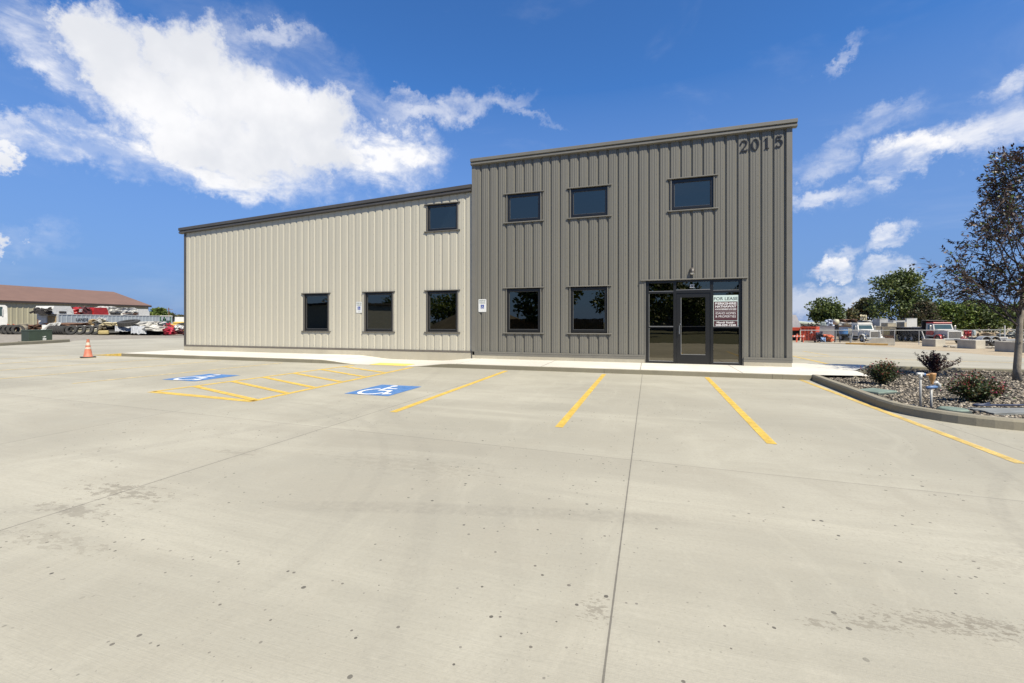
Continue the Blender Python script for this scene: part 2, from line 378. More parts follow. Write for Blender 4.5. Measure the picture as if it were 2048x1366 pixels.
# dirt / dry-grass ground, one sheet out to the horizon
mg = bpy.data.materials.new('dirt'); mg.use_nodes = True; q = NT(mg.node_tree); b = mg.node_tree.nodes['Principled BSDF']
tc = q.n('ShaderNodeTexCoord').outputs['Object']; gx_, gy_, _ = q.xyz(tc)
cc = q.mix(q.ramp(q.noise(tc, .4, 5, .65), .35, .65), (0.288, 0.223, 0.137), (0.389, 0.317, 0.209))
cc = q.mix(q.math('MULTIPLY', q.ramp(q.noise(tc, 6, 4, .7), .45, .65), .5), cc, (0.216, 0.166, 0.101))
cc = q.mix(q.math('MULTIPLY', q.ramp(q.noise(tc, 30, 3, .7), .5, .65), .5), cc, (0.360, 0.317, 0.259))
lft = q.ramp(gx_, -30, -36)                      # grey road base on the left yard
cc = q.mix(q.math('MULTIPLY', lft, .8), cc, q.mix(q.ramp(q.noise(tc, 3, 5, .7), .35, .65), (0.144, 0.133, 0.112), (0.259, 0.238, 0.202)))
grs = q.ramp(gy_, -15.4, -16.2)                  # weedy verge behind the photographer
cc = q.mix(grs, cc, q.mix(q.ramp(q.noise(tc, 2.5, 5, .7), .35, .65), (0.032, 0.043, 0.016), (0.086, 0.079, 0.036)))
q.put(b.inputs['Base Color'], cc); b.inputs['Roughness'].default_value = .95
bp = q.n('ShaderNodeBump'); bp.inputs['Strength'].default_value = .5; bp.inputs['Distance'].default_value = .04
q.put(bp.inputs['Height'], q.noise(tc, 14, 5, .7)); q.put(b.inputs['Normal'], bp.outputs[0])
ys = [-600, -300, -120, -60, -40, -30, -24, -20, -17, -15] + list(np.arange(-14, 20, 1.)) + list(np.arange(20, 80, 2.5)) + [90, 110, 140, 190, 260, 380, 600, 1200]
ys = sorted(set(float(v) for v in ys))
def gz2(x, y):
    # far beyond the yards the land levels out again
    yy = min(y, 75.); xx = max(-90., min(90., x)); return gz(xx, yy) - .05 + (0 if y < 130 else (y - 130) * .0024)
vs, fs = [], []
xs = sorted(set([-1500., -700., -350., -200., -140., 140., 200., 350., 700., 1500.] + list(np.arange(-100., 101., 4.))))
for y in ys:
    for x in xs: vs.append((x, y, gz2(x, y)))
nx = len(xs)
for j in range(len(ys) - 1):
    for i in range(nx - 1): k = j * nx + i; fs.append((k, k + 1, k + nx + 1, k + nx))
me = bpy.data.meshes.new('ground'); me.from_pydata(vs, [], fs); me.materials.append(mg); me.update()
go = bpy.data.objects.new('ground', me); col.objects.link(go); tag(go, kind='structure')

# parking lot
JT = [(1, .000, .17, .007, -30, -2.0, .9), (1, -.026, 3.80, .007, -30, -2.0, .9), (1, 0, 7.02, .006, -30, -8.95, .75), (1, .05, -3.43, .006, -14, -1.7, .85), (.047, 1, 9.42, .006, -40, 30, .55),
      (1, 0, 10.4, .006, -30, -8.9, .5), (1, 0, 14., .006, -30, -2, .5), (1, 0, 17.6, .006, -30, -2, .5), (0, 1, -3.4, .008, -40, -20, .5), (0, 1, -3.0, .008, 4, 30, .5), (0, 1, -8., .01, -40, 30, .5), (1, 0, -10.2, .01, 2.5, 60, .5),
      (.14, 1, 5.72, .005, 3.3, 12, .8)]
M_LOT = concrete('concrete_lot', (.555, .520, .412), JT, extra=True)
def lotx(y):
    yl = [-15.6, 1, 5.7, 7, 13.2, 40, 60]; xl = [-36, -35.1, -38.2, -40.5, -38, -36, -36]; yr = [-15.6, 5, 13.1, 24.6, 35.9, 49.5, 60]; xr = [16.5, 16.6, 17., 18.8, 19.3, 17.3, 15]
    return float(np.interp(y, yl, xl)), float(np.interp(y, yr, xr))
ys = sorted(set([float(v) for v in np.arange(-15.6, 20, .7)] + [float(v) for v in np.arange(20, 50, 1.4)] + [49.5]))
lot = grid_obj('parking_lot', lotx, ys, 60, gz, M_LOT); tag(lot, kind='structure')

# painted markings, worn in places
def paint(name, c, wear=.5, scale=5):
    c = tuple(v * .72 for v in c)
    m = bpy.data.materials.new(name); m.use_nodes = True; q = NT(m.node_tree); b = m.node_tree.nodes['Principled BSDF']
    tc = q.n('ShaderNodeTexCoord').outputs['Object']
    q.put(b.inputs['Base Color'], q.mix(q.ramp(q.noise(tc, 8, 3), .35, .7), c, tuple(min(1, v * 1.18 + .03) for v in c))); b.inputs['Roughness'].default_value = .7
    t = q.n('ShaderNodeBsdfTransparent'); ms = q.n('ShaderNodeMixShader')
    f = q.ramp(q.math('ADD', q.math('MULTIPLY', q.noise(tc, scale, 3), .6), q.math('MULTIPLY', q.noise(tc, 45, 3, .7), .4)), .5 - .28 * (1 - wear), .62 + .2 * (1 - wear) * -1 + .1, 1, 1 - wear)
    q.put(ms.inputs[0], f); q.nt.links.new(t.outputs[0], ms.inputs[1]); q.nt.links.new(b.outputs[0], ms.inputs[2])
    q.nt.links.new(ms.outputs[0], m.node_tree.nodes['Material Output'].inputs[0]); return m
P_Y = paint('yellow_paint', (.80, .53, .075), .30); P_YF = paint('faded_yellow_paint', (.74, .56, .24), .62); P_YM = paint('thin_yellow_paint', (.76, .53, .14), .45)
P_B = paint('blue_paint', (.07, .22, .52), .2); P_W = paint('white_paint', (.82, .83, .84), .10)
def line(x0, y0, x1, y1, w=.105, m=P_Y, z=.004, name='parking_line'):
    mb = MB(); n = max(1, int(math.hypot(x1 - x0, y1 - y0) / .5)); l = math.hypot(x1 - x0, y1 - y0); nxx, nyy = -(y1 - y0) / l * w / 2, (x1 - x0) / l * w / 2
    rr = random.Random(int(x0 * 99 + y0 * 7))
    for i in range(n):
        q4 = []
        for t, sg in ((i, 1), (i, -1), (i + 1, -1), (i + 1, 1)):
            X = x0 + (x1 - x0) * t / n + sg * nxx; Y = y0 + (y1 - y0) * t / n + sg * nyy; q4.append((X, Y, gz(X, Y) + z))
        mb.add(q4, [(0, 1, 2, 3)])
    return mb.build(name, m, lot)
line(-3.74, -8.13, -3.83, -2.3, .12); line(-1.13, -8.31, -1.13, -2.25); line(1.33, -8.35, 1.37, -2.15)
line(3.47, -8.4, 3.44, -1.95, .10, P_YM)
line(-12.3, -7.6, -11.75, -2.3, .11, P_YF); line(-15.0, -7.7, -14.5, -2.3, .11, P_YF); line(-17.7, -7.6, -17.2, -2.4, .12, P_YF); line(-20.6, -7.6, -20.15, -2.3, .13, P_YF)
line(-23.2, -7.5, -22.8, -2.3, .12, P_YF)
line(-9.36, -7.85, -8.95, -2.25, .13); line(-6.6, -8.08, -6.84, -2.25, .13); line(-9.4, -7.86, -6.56, -8.06, .16)
for k, (yl, yr) in enumerate(((-7.08, -7.95), (-6.25, -7.2), (-5.45, -6.45), (-4.55, -5.55), (-3.6, -4.62), (-2.72, -3.7))):
    line(-9.28 + .07 * k, yl, -6.66 - .04 * k, yr, .13, P_Y, .006)
line(5.47, .6, 6.1, 8.2, .12, P_Y); line(6.1, 8.8, 9.5, 8.6, .3, P_YF); line(9, 7.5, 13.5, 7.1, .25, P_YF); line(8.2, 10.5, 8.6, 15.5, .12, P_YM)
def access_mark(cx, cy, w, h):
    mb = MB(); mb.add([(cx - w / 2, cy - h / 2, .005), (cx + w / 2, cy - h / 2, .005), (cx + w / 2, cy + h / 2, .005), (cx - w / 2, cy + h / 2, .005)], [(0, 1, 2, 3)])
    o = mb.build('accessible_parking_mark', P_B, lot)
    mb = MB(); k = [0]
    def put(a, b_): return (cx + a * w, cy + b_ * h, .009 + .0006 * 0)
    # each stroke slightly above the one before so none share a plane
    wheelchair(mb, 0, -.01, 1.08, put)
    for fi, f in enumerate(mb.f):
        for i in f: v = mb.v[i]; mb.v[i] = (v[0], v[1], .009 + fi * .00012)
    mb.build('wheelchair_symbol', P_W, o)
access_mark(-5.11, -6.29, .98, 1.25); access_mark(-10.58, -5.92, 1.07, 1.18)

# sidewalk with the ramp dip
def swz(x): return .12 * (1 - sm(-10.6, -8.9, x) * (1 - sm(-7.1, -5.6, x)))
SWJ = [(1, 0, a, .014, -3, 1, .9) for a in (.22, 5.5, 9.95, 13.1, 16.34, -2.2, 2.9)]
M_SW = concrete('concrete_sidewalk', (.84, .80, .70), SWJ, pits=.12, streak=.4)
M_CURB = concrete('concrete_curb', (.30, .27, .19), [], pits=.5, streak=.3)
mb = MB(); xs = sorted(set([-20.1] + [float(v) for v in np.arange(-20, 3.5, .25)] + [3.66]))
CY = -2.02
for a, bb in zip(xs[:-1], xs[1:]):
    mb.add([(a, CY + .02, swz(a) + .003), (bb, CY + .02, swz(bb) + .003), (bb, .3, swz(bb) + .003), (a, .3, swz(a) + .003)], [(0, 1, 2, 3)])
mb.add([(3.66, -2.0, .123), (3.70, -1.93, .123), (4.9, -1.75, .123), (5.1, -.5, .123), (6.0, 1.1, .123), (6.0, 1.35, .123), (3.66, 1.35, .123)], [(0, 1, 2, 3, 4, 5, 6)])
mb.add([(3.66, 1.35, .123), (6, 1.35, .123), (6, 2.9, -.01), (3.66, 2.9, -.01)], [(0, 1, 2, 3)])
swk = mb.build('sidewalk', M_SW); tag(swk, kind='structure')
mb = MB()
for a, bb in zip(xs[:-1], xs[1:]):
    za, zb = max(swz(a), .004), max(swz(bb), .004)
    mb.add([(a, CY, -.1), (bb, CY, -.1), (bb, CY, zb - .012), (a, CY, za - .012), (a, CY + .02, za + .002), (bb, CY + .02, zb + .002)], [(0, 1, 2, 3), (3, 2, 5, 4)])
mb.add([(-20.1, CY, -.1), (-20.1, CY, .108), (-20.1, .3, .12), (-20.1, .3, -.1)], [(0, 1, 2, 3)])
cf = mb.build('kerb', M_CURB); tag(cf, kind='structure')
# yellow nose of the kerb and tactile plate of the ramp
mb = MB(); mb.add([(-20.1, CY, .112), (-20.1, -.6, .112), (-21.9, -.9, .006), (-21.9, CY, .006), (-20.1, CY, .004), (-20.1, -.6, .004)], [(0, 1, 2, 3), (0, 3, 4)])
mb.build('kerb_nose', P_Y, cf)
mb = MB(); mb.box(-8.55, -7.25, CY + .04, CY + .62, .004, .012)
for i in range(20):
    for j in range(9): mb.lathe([(.02, .012), (.014, .018), (.0, .019)], 6, Matrix.Translation((-8.5 + i * .063, CY + .075 + j * .063, 0)))
mb.build('tactile_plate', mat('tactile_yellow', (.80, .60, .14), .8, .08), swk)

# planting island: kerb, gravel
def path_kerb(pts, w=.15, h=.125, z0=-.08, side=1):
    """kerb along pts (front face line), width to the left of travel * side"""
    mb = MB(); P = [Vector((x, y)) for x, y in pts]; secs = []
    for i, p in enumerate(P):
        d = (P[min(i + 1, len(P) - 1)] - P[max(i - 1, 0)]).normalized(); n = Vector((-d.y, d.x)) * side
        secs.append([(p.x, p.y, z0), (p.x + n.x * .012, p.y + n.y * .012, h - .03), (p.x + n.x * .035, p.y + n.y * .035, h), (p.x + n.x * (w - .012), p.y + n.y * (w - .012), h), (p.x + n.x * w, p.y + n.y * w, h - .015), (p.x + n.x * w, p.y + n.y * w, z0)])
    vs = [v for s_ in secs for v in s_]; fs = []
    for i in range(len(secs) - 1):
        for k in range(5): fs.append((i * 6 + k, i * 6 + k + 1, i * 6 + 7 + k, i * 6 + 6 + k))
    fs += [(0, 1, 2, 3, 4, 5), tuple(range(len(vs) - 1, len(vs) - 7, -1))]
    return mb.add(vs, fs)
front = [(3.665, -1.95), (3.63, -2.8), (3.60, -3.8), (3.56, -4.8), (3.54, -5.35)] + [(4.74 - 1.2 * math.cos(R(a)), -5.5 - 1.25 * math.sin(R(a))) for a in range(12, 91, 8)] + [(5.6, -6.78), (7, -6.8), (9, -6.8), (13, -6.75)]
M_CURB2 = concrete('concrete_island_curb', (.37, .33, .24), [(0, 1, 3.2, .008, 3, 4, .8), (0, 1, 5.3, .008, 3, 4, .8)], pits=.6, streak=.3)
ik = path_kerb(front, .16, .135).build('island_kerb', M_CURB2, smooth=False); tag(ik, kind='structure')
back = [(5.0, -.62), (5.15, -.45), (5.6, .35), (6.0, 1.12), (8, 1.12), (11, 1.05), (15, 1.0)]
path_kerb(back, .15, .13, side=-1).build('kerb', M_CURB); tag(bpy.data.objects['kerb.001'] if 'kerb.001' in bpy.data.objects else cf, kind='structure')
gp = [(3.70, -1.9), (4.9, -1.74), (5.06, -.55), (6.06, 1.04), (13, 1.0), (13, -6.68), (5.6, -6.68)] + [(p[0] + .10, p[1] + .10) for p in front[4:-4][::-1]] + [(3.72, -4.0)]
def inpoly(x, y, P):
    c = False; j = len(P) - 1
    for i in range(len(P)):
        if (P[i][1] > y) != (P[j][1] > y) and x < (P[j][0] - P[i][0]) * (y - P[i][1]) / (P[j][1] - P[i][1]) + P[i][0]: c = not c
        j = i
    return c
M_GB = mat('gravel_base', (.10, .085, .065), .95, .25, 9, bump=.6, fine=.8)
def grz(x, y): return .055 + .012 * math.sin(x * 1.7) * math.sin(y * 2.1) + .01 * noise.noise(Vector((x * 2, y * 2, 0)))
mb = MB(); mb.prism(gp, -.05, .045, ax='z'); gb = mb.build('gravel_bed', M_GB); tag(gb, kind='structure')
rng = np.random.default_rng(5)
# stones: irregular flattened octahedra
pts = []
while len(pts) < 16500:
    d = 5.5 + 12 * rng.random() ** 1.6; px = 1600 + 560 * rng.random(); X, Y = wp(px, d)
    if inpoly(X, Y, gp): pts.append((X, Y, grz(X, Y) - .008 + .018 * rng.random()))
pts = np.array(pts); N = len(pts)
rad = (.012 + .020 * rng.random(N) ** 1.5)
base8 = np.array([(1, 0, 0), (.2, 1, 0), (-1, .15, 0), (-.1, -1, 0), (.1, .1, .75), (0, 0, -.75)])
V = base8[None] * (0.7 + .6 * rng.random((N, 6, 1))) + .18 * rng.normal(size=(N, 6, 3))
V *= np.stack([1 + .5 * rng.random(N), np.ones(N), .7 + .3 * rng.random(N)], 1)[:, None, :]
a = rng.random(N) * 6.283; ca, sa = np.cos(a), np.sin(a); t = rng.normal(size=N) * .4
Vx = V[..., 0] * ca[:, None] - V[..., 1] * sa[:, None]; Vy = V[..., 0] * sa[:, None] + V[..., 1] * ca[:, None]; Vz = V[..., 2] + Vx * t[:, None] * .5
V = np.stack([Vx, Vy, Vz], -1) * rad[:, None, None] + pts[:, None, :]
tri = np.array([(0, 1, 4), (1, 2, 4), (2, 3, 4), (3, 0, 4), (1, 0, 5), (2, 1, 5), (3, 2, 5), (0, 3, 5)])
me = bpy.data.meshes.new('gravel'); me.vertices.add(N * 6); me.vertices.foreach_set('co', V.reshape(-1).astype(np.float32))
li = (tri[None] + (np.arange(N) * 6)[:, None, None]).reshape(-1).astype(np.int32)
me.loops.add(len(li)); me.loops.foreach_set('vertex_index', li); me.polygons.add(N * 8)
me.polygons.foreach_set('loop_start', np.arange(0, N * 24, 3, dtype=np.int32)); me.polygons.foreach_set('loop_total', np.full(N * 8, 3, dtype=np.int32)); me.update(calc_edges=True)
me.materials.append(leafmat('gravel_stone', [(.09, .078, .06), (.20, .17, .13), (.36, .31, .24), (.17, .145, .11), (.06, .052, .045), (.30, .25, .185), (.52, .45, .35), (.13, .11, .085)], .9, 0.))
o = bpy.data.objects.new('gravel', me); col.objects.link(o); tag(o, 'grey and tan crushed gravel filling the planting island', 'gravel', kind='stuff')
# left lot kerb
pts = [(-35.6, -15), (-35.2, 0), (-35.13, .94), (-36.5, 3.2), (-38.2, 5.65)]
k2 = path_kerb(pts, .35, .17, side=1).build('kerb', M_CURB); tag(k2, kind='structure')
pts = [(-40.5, 7.2), (-38.4, 13.2), (-37.4, 22), (-36.6, 34)]
for i, (x, y) in enumerate(pts): pass

# ------------------------------------------------------------------ the building
bld = empty('commercial_building', (-8, 0, 0), 0, 'metal-sided two-tone building with tall dark grey block and lower beige wing', 'building')
bld.location = (0, 0, 0)
def siding_mat(name, c, c2):
    c, c2 = tuple(v * .80 for v in c), tuple(v * .80 for v in c2)
    m = bpy.data.materials.new(name); m.use_nodes = True; q = NT(m.node_tree); b = m.node_tree.nodes['Principled BSDF']
    tc = q.n('ShaderNodeTexCoord').outputs['Object']; x, y, z = q.xyz(tc)
    panel = q.math('FLOOR', q.math('DIVIDE', q.math('ADD', x, 5.46), .9144))
    wn = q.n('ShaderNodeTexWhiteNoise', noise_dimensions='1D'); q.put(wn.inputs['W'], panel)
    cc = q.mix(q.math('MULTIPLY', wn.outputs['Value'], .5), c, c2)
    cc = q.mix(q.math('MULTIPLY', q.ramp(q.noise(q.vmath('MULTIPLY', tc, (3, 1, .35)), 1., 4, .6), .4, .7), .25), cc, tuple(v * .86 for v in c))
    cc = q.mix(q.math('MULTIPLY', q.ramp(q.noise(tc, 12, 5, .75), .62, .78), .18), cc, tuple(min(1, v * 1.35 + .03) for v in c))
    # fastener heads: columns at the panel laps, rows at the girts
    def comb_(v, per, off, wd): return q.math('LESS_THAN', q.math('ABSOLUTE', q.math('SUBTRACT', q.math('MODULO', q.math('ADD', v, off + 100 * per), per), per / 2)), wd)
    col_ = q.math('MULTIPLY', comb_(x, .9144, 5.462 - .19 + .4572, .009), comb_(z, .30, 0, .009)); row_ = q.math('MULTIPLY', comb_(x, .3048, 5.462 - .19 + .1524, .008), comb_(z, 1.52, .3, .008))
    cc = q.mix(q.math('MULTIPLY', q.math('MAXIMUM', col_, row_), .75), cc, tuple(v * .3 for v in c))
    run = q.math('MULTIPLY', q.ramp(q.noise(q.vmath('MULTIPLY', tc, (14, 1, .5)), 1., 3, .6), .55, .75), .12)
    cc = q.mix(run, cc, tuple(v * .7 for v in c))
    q.put(b.inputs['Base Color'], cc); b.inputs['Roughness'].default_value = .48; b.inputs['Specular IOR Level'].default_value = .4
    # gentle oil-canning
    bp = q.n('ShaderNodeBump'); bp.inputs['Strength'].default_value = .12; bp.inputs['Distance'].default_value = .03
    q.put(bp.inputs['Height'], q.noise(q.vmath('MULTIPLY', tc, (2.5, 1, .5)), 1., 3)); q.put(b.inputs['Normal'], bp.outputs[0]); return m
M_DARK = siding_mat('dark_siding', (.168, .159, .133), (.184, .174, .146)); M_LIGHT = siding_mat('light_siding', (.492, .460, .372), (.515, .482, .390))
M_TRIM = mat('grey_trim', (.20, .188, .158), .45, .06, 2); M_TRIMD = mat('dark_trim', (.085, .078, .070), .45, .08, 2); M_BLACK = mat('black_anodised', (.012, .012, .012), .35, .1)
M_BEAD = mat('glazing_bead', (.10, .10, .098), .5, .05); M_FOUND = concrete('foundation_concrete', (.60, .545, .42), [(1, 0, 2.27, .004, -5, 5, .5), (1, 0, 10.6, .004, -5, 5, .4), (1, 0, 15.5, .004, -5, 5, .4)], pits=.5, streak=.3)
P0 = -5.462
PROF = [(0, 0), (.058, 0), (.068, -.006), (.084, -.006), (.094, 0), (.130, 0), (.140, -.006), (.156, -.006), (.166, 0), (.214, 0), (.243, .034), (.272, .034), (.3048, 0)]
def siding(name, x0, x1, zb, zt, holes, m, y=0., phase=P0, dep=1.):
    xs = set([x0, x1]); n0 = math.floor((x0 - phase) / .3048) - 1; n1 = math.ceil((x1 - phase) / .3048) + 1
    prof = []
    for n in range(n0, n1):
        for t, d in PROF[:-1]: prof.append((phase + n * .3048 + t, d * dep))
    prof.append((phase + n1 * .3048, 0)); px = np.array([p[0] for p in prof]); py = np.array([p[1] for p in prof])
    for v in px:
        if x0 < v < x1: xs.add(float(v))
    for h in holes: xs.add(h[0]); xs.add(h[1])
    xs = sorted(x for x in xs if x0 <= x <= x1)
    vs, fs = [], []
    for a, b_ in zip(xs[:-1], xs[1:]):
        if b_ - a < 1e-5: continue
        ya, yb = float(np.interp(a, px, py)) + y, float(np.interp(b_, px, py)) + y; mid = (a + b_) / 2
        cuts = sorted((h[2], h[3]) for h in holes if h[0] < mid < h[1]); lo = zb; segs = []
        for c0, c1 in cuts: segs.append((lo, c0, 0)); lo = c1
        segs.append((lo, None, 1))
        for s0, s1, top in segs:
            za, zb2 = (zt(a), zt(b_)) if top else (s1, s1)
            if zb2 - s0 < 1e-4: continue
            k = len(vs); vs += [(a, ya, s0), (b_, yb, s0), (b_, yb, zb2), (a, ya, za)]; fs.append((k, k + 1, k + 2, k + 3))
    me = bpy.data.meshes.new(name); me.from_pydata(vs, [], fs); me.materials.append(m); me.update()
    o = bpy.data.objects.new(name, me); col.objects.link(o); o.parent = bld; return o

DW = [(-4.60, -3.38, 1.02, 2.50), (-2.44, -1.22, 1.02, 2.50), (-4.58, -3.38, 4.72, 5.66), (-2.43, -1.21, 4.72, 5.66), (.62, 1.83, 4.72, 5.66)]
LW = [(-13.06, -11.87, 1.02, 2.48), (-10.23, -9.01, 1.02, 2.48), (-7.61, -6.40, 1.02, 2.48), (-7.61, -6.40, 4.62, 5.56)]
SF = (-.10, 2.56, .10, 2.63)
XD0, XD1, XL0 = -5.83, 3.80, -19.55
ztop_d = lambda x: 6.83 + .003 * (x + 5.8); ztop_l = lambda x: 5.40 + (x + 19.79) * .0455
YL = .07     # the beige wing stands a little behind the dark block
dw = siding('dark_siding_wall', XD0, XD1, .37, ztop_d, DW + [SF], M_DARK, dep=1.1)
lw = siding('beige_siding_wall', XL0, XD0 + .02, .37, ztop_l, LW, M_LIGHT, YL, dep=.62)
# sides, back and roof close the volume
mb = MB(); BD = 18.
mb.add([(XD1 - .01, .01, .37), (XD1 - .01, BD, .37), (XD1 - .01, BD, 6.8), (XD1 - .01, .01, 6.85), (XD0 + .01, .01, 5.9), (XD0 + .01, BD, 5.9), (XD0 + .01, BD, 6.8), (XD0 + .01, .01, 6.82), (XD1 - .01, BD, .3), (XD0, BD, .3)],
       [(0, 1, 2, 3), (4, 5, 6, 7), (8, 9, 6, 2)])
mb.build('side_wall', M_DARK, bld)
mb = MB(); mb.add([(XL0 + .01, .08, .37), (XL0 + .01, BD, .37), (XL0 + .01, BD, 5.4), (XL0 + .01, .08, 5.41), (XD0, BD, .37), (XD0, BD, 6.0)], [(0, 1, 2, 3), (1, 4, 5, 2)]); mb.build('side_wall', M_LIGHT, bld)
mb = MB(); mb.add([(XD0, .01, 6.84), (XD1, .01, 6.86), (XD1, BD, 6.8), (XD0, BD, 6.8)], [(0, 1, 2, 3)]); mb.add([(XL0, .08, 5.42), (XD0, .08, 6.04), (XD0, BD, 6.0), (XL0, BD, 5.4)], [(0, 1, 2, 3)]); mb.build('roof', mat('roof_sheet', (.3, .29, .27), .5), bld)
# rake trim, stepped profile (y out, z) swept along x
def rake(name, x0, z0, x1, z1, prof, m, yoff=0.):
    mb = MB(); vs = []
    for x, z in ((x0, z0), (x1, z1)):
        for y, dz_ in prof: vs.append((x, y + yoff, z + dz_))
    n = len(prof); mb.add(vs, [(i, (i + 1) % n, n + (i + 1) % n, n + i) for i in range(n)] + [tuple(range(n)), tuple(range(2 * n - 1, n - 1, -1))]); return mb.build(name, m, bld)
PR_D = [(.05, 0), (-.085, 0), (-.105, -.012), (-.105, -.105), (-.055, -.120), (-.055, -.145), (-.085, -.155), (-.085, -.205), (-.02, -.225), (.05, -.225)]
rake('rake_trim', XD0 - .03, 6.985, XD1 + .12, 7.015, PR_D, M_TRIM)
PR_L = [(.05, 0), (-.09, 0), (-.12, -.015), (-.12, -.125), (-.07, -.142), (-.07, -.165), (-.105, -.18), (-.105, -.235), (-.03, -.26), (.05, -.26)]
rake('rake_trim', XL0 - .22, 5.515, XD0 - .035, 6.14, PR_L, M_TRIMD, YL)
# corner, base and junction trims
mb = MB(); mb.box(XD1 - .13, XD1 + .012, -.018, .0, .36, 6.80); mb.box(XD1, XD1 + .012, 0, .14, .36, 6.80); mb.build('corner_trim', M_TRIM, bld)
mb = MB(); mb.box(XD0 - .005, XD0 + .13, -.018, .0, .36, 6.79); mb.box(XD0 - .005, XD0 + .006, 0, .10, .13, 6.79); mb.build('corner_trim', M_TRIM, bld)
mb = MB(); mb.box(XL0 - .012, XL0 + .10, YL - .02, YL, .36, 5.42); mb.box(XL0 - .012, XL0, YL, YL + .12, .36, 5.42); mb.build('corner_trim', M_TRIMD, bld)
for a, b_ in ((XD0 + .1, SF[0] - .03), (SF[1] + .03, XD1 + .01)): mb = MB(); mb.prism([(-.046, .368), (-.046, .318), (-.040, .314), (-.040, .235), (.05, .235), (.05, .368)], a, b_, ax='x'); mb.build('base_flashing', M_TRIM, bld)
mb = MB(); mb.box(XL0, XD0 - .01, YL - .03, YL + .06, .30, .368); mb.build('base_flashing', mat('brown_trim', (.16, .14, .115), .5), bld)
for v in ((XD0 + .02, SF[0] - .03, -.036, .2, -.3, .2345), (SF[1] + .03, XD1 - .005, -.036, .2, -.3, .2345), (XL0 + .005, XD0 - .04, YL - .026, YL + .2, -.3, .2995)): mb = MB(); mb.box(*v); mb.build('foundation', M_FOUND, bld)
mb = MB(); mb.box(XD0 - .035, XD0 + .018, .02, .2, -.2, .34); mb.build('junction_trim', mat('deep_grey', (.05, .047, .042), .6), bld)

# glass: dark tint, mirror reflection by angle
mgz = bpy.data.materials.new('tinted_glass'); mgz.use_nodes = True; q = NT(mgz.node_tree); mgz.node_tree.nodes.remove(mgz.node_tree.nodes['Principled BSDF'])
fr = q.n('ShaderNodeFresnel'); fr.inputs[0].default_value = 2.05
t = q.n('ShaderNodeBsdfTransparent'); t.inputs[0].default_value = (.19, .20, .18, 1); gl = q.n('ShaderNodeBsdfGlossy'); gl.inputs['Color'].default_value = (1., .92, .74, 1); gl.inputs['Roughness'].default_value = .0
bp = q.n('ShaderNodeBump'); bp.inputs['Strength'].default_value = .05; bp.inputs['Distance'].default_value = .02
q.put(bp.inputs['Height'], q.noise(q.n('ShaderNodeTexCoord').outputs['Object'], 1.1, 2)); q.put(gl.inputs['Normal'], bp.outputs[0])
ms = q.n('ShaderNodeMixShader'); q.put(ms.inputs[0], q.math('ADD', fr.outputs[0], .02)); q.nt.links.new(t.outputs[0], ms.inputs[1]); q.nt.links.new(gl.outputs[0], ms.inputs[2])
q.nt.links.new(ms.outputs[0], mgz.node_tree.nodes['Material Output'].inputs[0]); M_GLASS = mgz

def window(h, light=False, y=0.):
    x0, x1, z0, z1 = h; tm = mat('window_trim', (.13, .12, .105), .5, .06) if light else M_TRIM
    w = empty('window', ((x0 + x1) / 2, y, z0)); w.parent = bld; X0, X1, H = x0 - (x0 + x1) / 2, x1 - (x0 + x1) / 2, z1 - z0
    fw = .055 if light else .075
    mb = MB(); a0, a1 = X0 + .028, X1 - .028
    for (p0, p1, q0, q1) in ((a0, a0 + fw, .028, H - .028), (a1 - fw, a1, .028, H - .028), (a0 + fw, a1 - fw, .028, .028 + fw), (a0 + fw, a1 - fw, H - .028 - fw, H - .028)): mb.box(p0, p1, .022, .11, q0, q1)
    mb.build('frame', M_BLACK, w)
    i0, i1, j0, j1 = a0 + fw, a1 - fw, .028 + fw, H - .028 - fw; bw = .014
    mb = MB()
    for (p0, p1, q0, q1) in ((i0, i0 + bw, j0, j1), (i1 - bw, i1, j0, j1), (i0 + bw, i1 - bw, j0, j0 + bw), (i0 + bw, i1 - bw, j1 - bw, j1)): mb.box(p0, p1, .045, .08, q0, q1)
    mb.build('glazing_bead', M_BEAD, w)
    mb = MB(); mb.box(i0 + bw, i1 - bw, .058, .064, j0 + bw, j1 - bw); mb.build('pane', M_GLASS, w)
    mb = MB(); jw = .05 if light else .03
    mb.box(X0 - jw + .028, X0 + .028, -.014, .09, 0.0, H); mb.build('jamb_trim', tm, w); mb = MB(); mb.box(X1 - .028, X1 + jw - .028, -.014, .09, 0.0, H); mb.build('jamb_trim', tm, w)
    mb = MB(); mb.box(X0 - .10, X1 + .10, -.042, .09, H, H + .032, bev=.006); mb.build('head_trim', tm, w)
    mb = MB(); mb.box(X0 - .10, X1 + .10, -.045, .09, -.034, 0, bev=.006); mb.build('sill', tm, w)
    return w
for h in DW: window(h)
for h in LW: window(h, True, YL)

# storefront: frame, transoms, side lights and door
ent = empty('entrance', ((SF[0] + SF[1]) / 2, 0, .12)); ent.parent = bld
def ebox(mb, x0, x1, z0, z1, y0=.03, y1=.13): c = ent.location; mb.box(x0 - c.x, x1 - c.x, y0, y1, z0 - .12, z1 - .12)
mb = MB(); zr = 1.39
xs_ = [(-.10, -.005), (.70, .78), (1.72, 1.80), (2.48, 2.56)]
for a, b_ in xs_: ebox(mb, a, b_, .10, 2.63)
for a, b_ in ((-.005, .70), (1.80, 2.48)):
    ebox(mb, a, b_, 2.555, 2.63); ebox(mb, a, b_, 2.24, 2.30); ebox(mb, a, b_, .10, .185); ebox(mb, a, b_, 1.20, 1.235)
ebox(mb, .78, 1.72, 2.575, 2.63); ebox(mb, .78, 1.72, 2.24, 2.33)
mb.build('frame', M_BLACK, ent)
s_ = .012; M_AL = mat('aluminium_bead', (.28, .28, .275), .4, .05)
